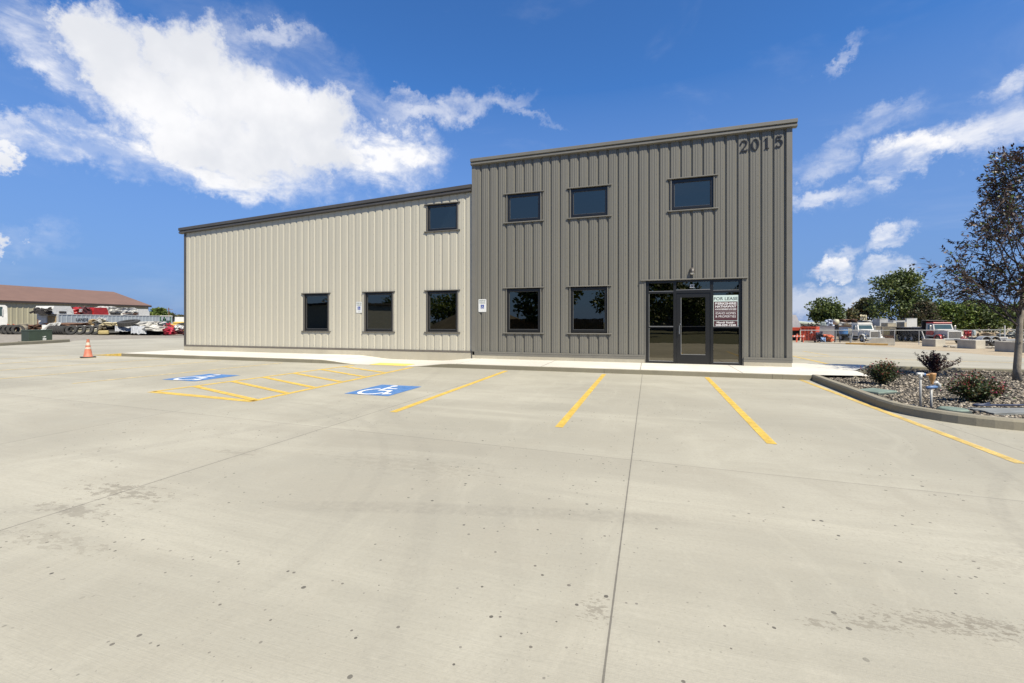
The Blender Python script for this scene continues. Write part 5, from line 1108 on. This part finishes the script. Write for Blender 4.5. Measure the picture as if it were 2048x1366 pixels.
def vehicle(px, d, a, L, lab, cabc, roofc, hoodc, fendc, body, width=1.12):
    cxf = (px - 1024) / F_PX * d; x, y = cw(cxf, d); h = Vector((math.sin(a) * CO + math.cos(a) * SI, math.sin(a) * SI - math.cos(a) * CO))
    z0 = gz(x - h.x * L / 2, y - h.y * L / 2); e = empty('truck', (x, y, z0), math.atan2(h.y, h.x), lab, 'truck'); W_ = width
    P = lambda n, m, *bx, bev=.04: (lambda mb: ([mb.box(*v, bev=bev) for v in bx], mb.build(n, m, e))[1])(MB())
    # hood tapers forward
    mb = MB(); mb.add([(-.12, -.62, .80), (-.12, .62, .80), (-.12, .60, 1.58), (-.12, -.60, 1.58), (-1.95, -.85, .80), (-1.95, .85, .80), (-1.95, .82, 1.78), (-1.95, -.82, 1.78)], [(0, 1, 2, 3), (4, 5, 6, 7), (0, 4, 7, 3), (1, 5, 6, 2), (3, 2, 6, 7)]); mb.build('hood', hoodc, e)
    g_ = MB(); g_.box(-.12, -.04, -.60, .60, .72, 1.50)
    g1 = g_.build('grille', mat('grille_dark', (.13, .12, .10), .5), e)
    mb = MB(); [mb.box(-.045, -.02, y_ - .018, y_ + .018, .74, 1.48) for y_ in np.arange(-.54, .56, .108)]; mb.build('bars', C_CHR, g1)
    mb = MB(); mb.box(-.15, -.01, -.68, -.60, .66, 1.58); mb.box(-.15, -.01, .60, .68, .66, 1.58); mb.box(-.15, -.01, -.68, .68, 1.50, 1.62); mb.build('grille_surround', C_WC, e)
    P('bumper', C_CHR if cabc is C_WH else C_GRY, (-.18, .08, -W_, W_, .42, .70))
    for s_ in (-1, 1):
        mb = MB(); ang = [(-1.05 + .68 * math.cos(R(t)), .5 + .66 * math.sin(R(t))) for t in range(0, 181, 20)]; inn = [(-1.05 + .56 * math.cos(R(t)), .5 + .54 * math.sin(R(t))) for t in range(180, -1, -20)]
        mb.prism(ang + inn, min(s_ * .70, s_ * (W_ + .02)), max(s_ * .70, s_ * (W_ + .02))); mb.build('fender', fendc, e)
        P('headlight', C_CHR, (-.40, -.28, s_ * .70 - .0 if s_ > 0 else -.98, s_ * .98 if s_ > 0 else -.70, .85, 1.08))
        wheel(e, -1.05, s_ * (W_ - .17), .5, .5, .28)
        P('mirror', C_CHR, (-2.15, -2.05, s_ * 1.22 - .1, s_ * 1.22 + .1, 1.65, 2.25)); P('step', C_GRY, (-3.2, -1.9, s_ * .9 - .12, s_ * .9 + .12, .45, .60))
    mb = MB(); cx0, cx1 = -1.95, -3.45; zt_ = 2.52
    mb.add([(cx0, -1.0, .85), (cx0, 1.0, .85), (cx0, 1.0, 1.75), (cx0, -1.0, 1.75), (cx0 - .28, .93, zt_), (cx0 - .28, -.93, zt_), (cx1, -1, .85), (cx1, 1, .85), (cx1, .95, zt_), (cx1, -.95, zt_)], [(0, 1, 2, 3), (3, 2, 4, 5), (0, 3, 5, 9, 6), (1, 7, 8, 4, 2), (6, 7, 8, 9), (5, 4, 8, 9)]); cb = mb.build('cab', cabc, e)
    mb = MB(); k_ = lambda y_, t, o_=.015: (cx0 - .28 * t + o_, y_, 1.75 + (zt_ - 1.75) * t); mb.add([k_(-.86, .08), k_(.86, .08), k_(.82, .80), k_(-.82, .80)], [(0, 1, 2, 3)]); mb.build('windshield', C_GLS, cb)
    for s_ in (-1, 1): mb = MB(); mb.add([(-2.25, s_ * 1.012, 1.72), (-3.05, s_ * 1.012, 1.72), (-3.05, s_ * .975, 2.33), (-2.38, s_ * .975, 2.33)], [(0, 1, 2, 3)]); mb.build('side_window', C_GLS, cb)
    P('cab_roof', roofc, (-3.5, -2.12, -.97, .97, 2.50, 2.68), bev=.07)
    P('chassis', C_BLK, (-L, -1.5, -.45, .45, .55, .80)); P('fuel_tank', C_GRY, (-4.3, -3.4, -1.08, -.6, .4, .85), bev=.15)
    if body == 'dump':
        b0, b1 = -3.95, -L; P('headboard', C_BLK, (b0 - .1, b0 + .05, -1.15, 1.15, .9, 2.95)); P('cab_guard', C_BLK, (b0, b0 + .75, -1.1, 1.1, 2.86, 2.93))
        bd_ = P('dump_body', C_BLK, (b1, b0 - .1, -1.15, -1.08, .95, 1.95), (b1, b0 - .1, 1.08, 1.15, .95, 1.95), (b1, b0 - .1, -1.1, 1.1, .88, 1.0), (b1 - .05, b1 + .02, -1.15, 1.15, .95, 1.9))
        mb = MB(); [[mb.box(x_ - .05, x_ + .05, s_ * 1.18 - .03, s_ * 1.18 + .03, .92, 1.95) for x_ in np.arange(b1 + .3, b0, .62)] for s_ in (-1, 1)]; mb.build('side_ribs', mat('rib_grey', (.04, .04, .04), .6), e)
        mb = MB(); [mb.box(b1, b0 - .1, s_ * 1.17 - .05, s_ * 1.17 + .05, 1.93, 2.01) for s_ in (-1, 1)]; mb.build('top_rail', C_LG, e)
        ax_ = (-6.1, -7.4, -8.7)
    else:
        P('flatbed', C_BLK, (-L, -3.8, -1.15, 1.15, .80, 1.05), bev=.02); P('headboard', C_BLK, (-3.8, -3.7, -1.1, 1.1, 1.05, 1.9)); ax_ = (-5.9,)
    for xx in ax_:
        for s_ in (-1, 1): wheel(e, xx, s_ * (W_ - .2), .5, .5, .42 if body == 'dump' else .34)
    return e
tk = vehicle(1910, 58, R(-13), 10.4, 'red and white dump truck with black dump body and tall grille', C_LG, C_RED, C_WH, C_RED, 'dump')
tk.scale = (1.05, 1.16, 1.08)
for s_ in (-1, 1): mb = MB(); mb.crumple((-2.6, s_ * 1.02, 1.3), (1.1, .03, .45), 4, .3, 4); mb.build('red_decal', C_RED, tk)
tk = vehicle(1751, 59, R(-8), 8.8, 'white flatbed truck with green-tinted windshield behind the concrete barrier', C_WC, C_WC, C_WC, C_WC, 'flat')
e, X, Z = site('plastic_drum', 1687, 62.0, 'blue plastic drum standing on the black flatbed', 'drum', py=668.5); mb = MB(); mb.lathe([(0, 0), (.5, 0), (.54, .1), (.52, .3), (.54, .5), (.5, .7), (0, .72)], 18); mb.build('drum_body', C_BLU, e)
e, X, Z = site('fuel_can', 1699, 62.0, 'cream plastic tank next to the blue drum on the flatbed', 'tank', py=668.5); mb = MB(); mb.box(-.22, .22, -.2, .2, 0, .8, bev=.06); mb.build('tank_body', mat('cream_plastic', (.55, .5, .36), .6), e); mb = MB(); mb.cyl((0, 0, .8), (0, 0, .9), .08, 10); mb.build('cap', C_BLK, e)

# beige shipping container and stacked boxes
e, X, Z = site('shipping_container', 1768, 68, 'beige open-ended shipping container between the white truck and the dump truck', 'container')
mb = MB(); mb.box(X(1745), X(1792), 0, .12, .2, Z(653)); mb.box(X(1745), X(1792), 0, 4, Z(655), Z(653)); mb.box(X(1764.5), X(1766.5), -.06, 0, .2, Z(653)); mb.box(X(1745), X(1747), 0, 4, .2, Z(655)); mb.box(X(1790), X(1792), 0, 4, .2, Z(655)); mb.build('body', C_BEI, e)
mb = MB(); mb.box(X(1768), X(1779), -.05, -.01, Z(670), Z(657)); mb.build('door_panel', mat('olive_panel', (.20, .17, .09), .8, .2), e); mb = MB(); mb.box(X(1768), X(1790), -.3, -.06, .1, Z(671)); mb.build('lower_panel', C_BRN, e)
mb = MB(); mb.box(X(1780), X(1789), -.05, -.01, Z(670), Z(658)); mb.build('door_panel', C_DRK, e)
def crate(px0, px1, py0, py1, d, lab, m, side=.45, sm_=None):
    e, X, Z = site('storage_box', (px0 + px1) / 2, d, lab, 'box', 'boxes stacked above the containers', z=CAMH + (HOR - py1) * d / F_PX); xs_ = X(px0) + (X(px1) - X(px0)) * side
    mb = MB(); mb.prism([(X(px0), 0), (xs_, -.5), (X(px1), 0), (xs_ * .2, 1.3)], 0, Z(py0), ax='z'); mb.build('box', m, e); mb = MB(); mb.prism([(X(px0) - .04, 0), (xs_, -.55), (X(px1) + .04, 0), (xs_ * .2, 1.35)], Z(py0), Z(py0) + .05, ax='z'); mb.build('lid', C_WC, e)
crate(1745, 1776, 638, 652, 72, 'white storage box, leftmost and tallest of the stack', C_LG, .47)
crate(1762, 1792, 646, 655, 69.5, 'tan storage box in front below the tall white one', C_BEI, .45)
crate(1776, 1812, 641, 652, 74, 'low white box in the middle back of the stack', C_WC, .3)
crate(1793, 1813, 644.5, 656, 69.5, 'tan storage box in front right of the stack', C_BEI, .8)
crate(1810, 1834, 637, 656, 72, 'big white storage box at the right end of the stack', C_WC, .15)
# support for the stack
e, X, Z = site('shipping_container', 1812, 71, 'long dull container carrying the stacked boxes', 'container'); mb = MB(); mb.box(X(1742), X(1838), -.4, 2.8, 0, Z(656)); mb.build('body', mat('dull_green', (.16, .16, .12), .8, .2, 1), e); mb = MB(); mb.box(X(1742), X(1838), -.45, 2.85, Z(656.3), Z(655.4)); mb.build('top_rail', C_BEI, e)
# scrap stack with cream cab
junk('scrap_stack', 1670, 1742, 645, 668, 74, 'high pile of brown and white flattened car bodies behind the white truck', mat('pile_brown', (.30, .25, .19), .85, .5, 1.3, fine=.5), seed=41, amp=.14, dep=5)
junk('flattened_car', 1682, 1712, 639, 646, 75, 'long brown flattened body lying high on the scrap pile', C_BRN, 'wreck', seed=42, amp=.2, dep=3)
junk('flattened_car', 1680, 1706, 646, 651, 73, 'white flattened body lying in the left of the scrap pile', C_WH, 'wreck', seed=43, amp=.25, dep=2)
junk('flattened_car', 1710, 1740, 641, 647, 74, 'pale grey flattened body under the cream cab', C_LG, 'wreck', seed=44, amp=.25, dep=2)
junk('camper_shell', 1721, 1733, 630, 640, 74, 'small cream camper shell on top of the scrap pile', mat('cream_cab', (.70, .62, .40), .6, .1), 'camper shell', seed=45, amp=.1, dep=2)
junk('dark_scrap', 1733, 1746, 642, 655, 73, 'black scrap between the pile and the white boxes', C_DRK, kind='bars', seed=46)

# chain-link fence
e, X, Z = site('chain_link_fence', 1850, 48, 'galvanised chain-link fence with a long top rail before the trucks', 'fence', face=False)
zr_ = Z(660.5)
mb = MB(); mb.tube([(X(1600), 0, zr_), (X(1850), 0, zr_), (X(2200), -.5, zr_ + .1)], .035, 6); mb.build('top_rail', C_GRY, e)
for px in (1672, 1700, 1728, 1758, 1789, 1838, 1944, 2000, 2060, 2120): mb = MB(); mb.cyl((X(px), 0, gz2(*wp(px, 48)) - e.location.z - .1), (X(px), 0, zr_ + .04), .035, 8); mb.build('post', C_GRY, e)
mb = MB(); mb.cyl((X(1701), 0, 0), (X(1705), 0, zr_ - .3), .06, 6); mb.build('brace', C_GRY, e); mb = MB(); mb.cyl((X(1842), -.1, zr_ - .1), (X(1848), -.3, 0), .05, 6); mb.build('brace', C_WC, e)
ml = bpy.data.materials.new('chain_link'); ml.use_nodes = True; q = NT(ml.node_tree); b = ml.node_tree.nodes['Principled BSDF']; b.inputs['Base Color'].default_value = (.35, .36, .35, 1); b.inputs['Metallic'].default_value = .5
tc = q.n('ShaderNodeTexCoord').outputs['Object']; x_, y_, z_ = q.xyz(tc)
def wires(s_): return q.math('LESS_THAN', q.math('FRACT', q.math('MULTIPLY', q.math('ADD', x_, q.math('MULTIPLY', z_, s_)), 14.)), .014)
ms = q.n('ShaderNodeMixShader'); t = q.n('ShaderNodeBsdfTransparent'); q.put(ms.inputs[0], q.math('MAXIMUM', wires(1.), wires(-1.))); q.nt.links.new(t.outputs[0], ms.inputs[1]); q.nt.links.new(b.outputs[0], ms.inputs[2]); q.nt.links.new(ms.outputs[0], ml.node_tree.nodes['Material Output'].inputs[0])
mb = MB(); mb.add([(X(1600), .02, -.35 + .6), (X(2200), -.48, -.6), (X(2200), -.48, zr_ + .1), (X(1600), .02, zr_)], [(0, 1, 2, 3)]); mb.build('wire_mesh', ml, e)

# behind the fence, right
e, X, Z = site('flatbed_trailer', 2010, 46, 'low flatbed trailer with double wheel arches loaded with pipes', 'trailer', face=False)
mb = MB(); mb.box(X(1950), X(2130), 0, 2.2, Z(682), Z(679.5), bev=.02); mb.build('deck', C_GRY, e)
for px in (1972, 1990): wheel(e, X(px), .2, .45, .48, .3, rim=C_DRK)
mb = MB(); 
for px in (1972, 1990):
    ang = [(X(px) + .62 * math.cos(R(t)), .42 + .62 * math.sin(R(t))) for t in range(0, 181, 20)]; inn = [(X(px) + .55 * math.cos(R(t)), .42 + .55 * math.sin(R(t))) for t in range(180, -1, -20)]; mb.prism(ang + inn, -.1, .5)
mb.build('wheel_arch', C_GRY, e)
mb = MB(); mb.box(X(1962), X(2120), .4, 1.9, .1, Z(682)); mb.build('underframe', C_BLK, e)
junk('dirt_heap', 1958, 1990, 667, 679.5, 46.5, 'tan earth heap on the flatbed trailer', mat('heap_tan', (.36, .27, .16), .95, .2), 'heap', seed=51, amp=.25)
junk('white_pipe', 1993, 2016, 674.5, 678.5, 46, 'white plastic pipe lying on the flatbed trailer', C_WC, 'pipe', 'beam', dep=.3)
junk('pipe_bundle', 1990, 2060, 666, 674, 47.5, 'grey bundle of pipes and rods behind the white pipe', mat('pipe_mix', (.24, .25, .22), .6, .5, 3), 'pipes', 'bars', 53)
e, X, Z = site('white_post', 2009.5, 46.5, 'thin white post rising from the flatbed trailer', 'post', py=679); mb = MB(); mb.cyl((0, 0, 0), (0, 0, Z(651)), .05, 8); mb.build('post', C_WC, e)
junk('red_machine', 1927, 1943, 661, 672, 60, 'small red machine body right of the dump truck grille', C_RED, 'machine', seed=54, amp=.12); junk('grey_locker', 1943, 1952, 660, 672, 61, 'pale blue-grey locker beside the red machine', mat('locker', (.36, .42, .42), .6), 'locker', 'beam')
junk('pink_parts', 1922, 1934, 672, 682, 56, 'red and pink parts at the foot of the dump truck', mat('pinkish', (.5, .16, .15), .6, .4, 3), kind='bars', seed=56)
junk('dark_scrap', 1932, 1965, 670, 682, 57, 'grey-black machinery behind the middle concrete block', mat('machinery', (.08, .08, .08), .7, .5, 3), kind='bars', seed=57)
e, X, Z = site('rubble', 1990, 37, 'row of broken pale rubble between the concrete blocks', 'rubble'); mb = MB(); rr = random.Random(3)
for i in range(60): px = rr.choice((rr.uniform(1885, 1920), rr.uniform(1965, 2003), rr.uniform(1965, 2003))); s_ = rr.uniform(.05, .16); mb.crumple((X(px) , rr.uniform(-.5, .6), s_ * .3), (s_ * 2, s_ * 1.6, s_), i, .3, 2)
o = mb.build('stones', C_CON, e); e['kind'] = 'stuff'
# utility line behind the trees is not visible in the photo

# ---------------- trees
M_F = [leafmat('leaf_mid', [(0.094, 0.139, 0.029), (0.141, 0.189, 0.040), (0.063, 0.098, 0.023), (0.188, 0.223, 0.058), (0.047, 0.070, 0.020)], .6, .2),
       leafmat('leaf_bright', [(0.125, 0.195, 0.029), (0.188, 0.265, 0.040), (0.078, 0.125, 0.023), (0.235, 0.279, 0.069), (0.055, 0.084, 0.020)], .6, .2),
       leafmat('leaf_dull', [(0.109, 0.119, 0.040), (0.156, 0.153, 0.058), (0.070, 0.084, 0.029), (0.203, 0.139, 0.058), (0.047, 0.056, 0.023)], .6, .2)]
M_BK = mat('bark', (.10, .08, .06), .9, .2)
def tree(px, d, py_top, wpx, lab, m, seed, py_bot=655, gap=.5, lobes=None, name='broadleaf_tree', cat='tree', grp='trees beyond the yards', loc=None, H=None, Wm=None, leaf=.30, n=5200):
    rng = np.random.default_rng(seed); k = d / F_PX
    if loc is None: x, y = wp(px, d); z0 = gz2(x, y); top = CAMH + (HOR - py_top) * k - z0; w = wpx * k; bot = max(.8, CAMH + (HOR - py_bot) * k - z0)
    else: x, y, z0 = loc; top, w, bot = H, Wm, H * .18
    e = empty(name, (x, y, z0), TH, lab, cat, grp); tr_ = .028 * top
    cen = []
    nb = int(40 + 30 * gap)
    lobes = lobes or [(0, .55, .5, .45), (-.25, .4, .32, .35), (.25, .42, .32, .35), (.05, .8, .25, .2)]
    for i in range(nb):
        lx, lz, lrx, lrz = lobes[rng.integers(len(lobes))]; v = rng.normal(size=3); v /= np.linalg.norm(v); v *= rng.random() ** .35
        cen.append((lx * w + v[0] * lrx * w * .9, v[1] * lrx * w * .9, bot + (top - bot) * (lz + v[2] * lrz), (.10 + .08 * rng.random()) * w * (1.1 - .3 * gap)))
    mb = MB(); mb.tube([(0, 0, -.4), (.1, 0, bot), (.05 * w, 0, bot + (top - bot) * .45), (.0, 0, bot + (top - bot) * .85)], [tr_, tr_ * .8, tr_ * .5, tr_ * .1], 8)
    tk_ = mb.build('trunk', M_BK, e)
    mb = MB()
    for i in range(0, nb, 3):
        c = cen[i]; t = min(.8, max(.05, (c[2] - bot) / (top - bot) - .25)); p0 = Vector((.04 * w, 0, bot * .8 + (top - bot) * t * .9)); p1 = Vector(c[:3]); pm = (p0 + p1) / 2 + Vector((0, 0, -.04 * w)); mb.tube([p0, pm, p1], [tr_ * .35, tr_ * .22, tr_ * .06], 5, cap=False)
    mb.build('limbs', M_BK, e)
    per = n // nb; C = []; D = []
    for c in cen:
        v = rng.normal(size=(per, 3)); v /= np.linalg.norm(v, axis=1, keepdims=True); rr_ = c[3] * (.35 + .75 * rng.random((per, 1)) ** .6); C.append(np.array(c[:3]) + v * rr_ * np.array([1.25, 1.25, .85])); D.append(v + rng.normal(size=v.shape) * .8)
    C = np.concatenate(C); D = np.concatenate(D); quads('crown', leaves(C, D, leaf * 1.5, leaf, rng, .2), m, e); return e
tree(1652, 84, 598, 60, 'dense dark tree with a two-pointed top behind the orange dumpster', M_F[0], 1, 650, .2, [(-.18, .58, .26, .40), (.18, .55, .28, .38), (0, .3, .45, .28)], n=6500)
tree(1704, 92, 617, 20, 'small thin spindly tree right of the two-pointed tree', M_F[2], 2, 645, 1., [(-.3, .7, .25, .22), (.2, .75, .3, .25), (0, .3, .4, .25)], n=900)
tree(1729, 97, 597, 38, 'narrow grey-green tree left of the tallest tree', M_F[2], 3, 648, .7, n=2600)
tree(1797, 90, 546, 118, 'tallest tree, wide with sky gaps, behind the stacked white boxes', M_F[0], 4, 655, .9, [(-.08, .78, .26, .20), (.08, .88, .18, .10), (-.22, .5, .28, .28), (.2, .5, .30, .26), (-.05, .28, .45, .26), (.33, .3, .2, .2)], leaf=.33, n=9000)
tree(1848, 84, 603, 42, 'brown-tinged low tree between the tallest tree and the red cab', leafmat('leaf_brown', [(.10, .08, .04), (.08, .10, .035), (.13, .10, .06), (.06, .075, .03)], .6, .2), 5, 660, .5, n=3000)
tree(1890, 88, 606, 62, 'bright green spreading tree behind the dump truck cab', M_F[1], 6, 662, .4, n=5000)
tree(1935, 86, 604, 66, 'bright green tree behind the red machine, left of the purple crown', M_F[1], 7, 662, .3, n=5500)
tree(1985, 84, 612, 66, 'dark green bushy tree behind the flatbed trailer', M_F[0], 8, 664, .2, n=5500)
tree(2040, 84, 610, 70, 'dark green tree at the right picture edge behind the trunk', M_F[0], 9, 664, .2, n=5500)
tree(316, 120, 620, 34, 'round bright green tree in front of the dark grey structure', M_F[1], 11, 640, .2, n=2500, leaf=.4)
tree(338, 150, 629, 26, 'small low green tree behind the loader cab', M_F[2], 12, 640, .3, n=1400, leaf=.4)
tree(362, 190, 632, 16, 'tiny distant tree above the white trailer', M_F[2], 13, 640, .3, n=700, leaf=.5)
# ---------------- what the glass reflects, behind the photographer
for i, (x, y, H_, W_, m) in enumerate(((-1., -31, 8.5, 7, 0), (3.6, -42, 5.5, 7.5, 0), (10.5, -46, 5., 7, 2), (-10., -29, 7.2, 5.5, 0), (-27, -44, 5.6, 8, 1), (-40, -52, 6.6, 9, 0), (18, -44, 6, 8, 0), (-52, -50, 5.5, 9, 2))):
    tree(0, 1, 0, 0, 'tree behind the photographer, mirrored in the glass, %s along the verge' % ('tall spreading one', 'round one', 'low dull one', 'dense one', 'light green one', 'wide one', 'far right one', 'far left one')[i], M_F[m], 30 + i, grp='trees mirrored in the windows', loc=(x, y, -.1), H=H_, Wm=W_, n=3000, leaf=.28)
hm = MB(); vs = []; fs = []; n_ = 28
for j in range(n_ + 1):
    for i in range(n_ + 1):
        u, v = i / n_ * 2 - 1, j / n_ * 2 - 1; r_ = min(1., math.hypot(u, v)); vs.append((-19.5 + u * 9, -36 + v * 7, -.15 + 3.9 * (1 - r_) ** 1.0 + .35 * noise.noise(Vector((u * 4, v * 4, 0))) * (1 - r_)))
for j in range(n_):
    for i in range(n_): k = j * (n_ + 1) + i; fs.append((k, k + 1, k + n_ + 2, k + n_ + 1))
hm.add(vs, fs); o = hm.build('hill', mat('hill_earth', (.13, .11, .07), .95, .3, .7, fine=.5)); tag(o, kind='structure')
hb = empty('farm_building', (7.2, -60, -.1), 0, 'low gabled building behind the photographer, mirrored in the door', 'building'); mb = MB(); mb.prism([(-7, 0), (7, 0), (7, 3), (0, 5.2), (-7, 3)], -4, 4); mb.build('wall', mat('dull_wall', (.20, .16, .13), .8), hb)
mb = MB(); mb.prism([(-7.4, 2.9), (0, 5.3), (7.4, 2.9), (7.4, 3.05), (0, 5.5), (-7.4, 3.05)], -4.3, 4.3); mb.build('roof', mat('pale_sheet', (.5, .5, .5), .5), hb)
fb = empty('board_fence', (-8.3, -30, -.1), 0, 'weathered brown board fence behind the photographer, mirrored in a window', 'fence'); mb = MB(); [mb.box(x_, x_ + .19, 0, .03, 0, 1.75 + .03 * math.sin(x_ * 7)) for x_ in np.arange(-6, 4, .2)]; mb.build('boards', mat('old_boards', (.20, .13, .07), .9, .3), fb)
ww = empty('pale_building', (-36, -34, -.1), .3, 'pale plain building behind the photographer, mirrored in the beige wing windows', 'building'); mb = MB(); mb.box(-6, 3, -4, 4, 0, 3.6); mb.build('wall', mat('pale_plaster', (.40, .42, .40), .8), ww); mb = MB(); mb.box(-6.3, 3.3, -4.3, 4.3, 3.6, 3.85); mb.build('roof', mat('dark_roof', (.05, .05, .05), .8), ww)
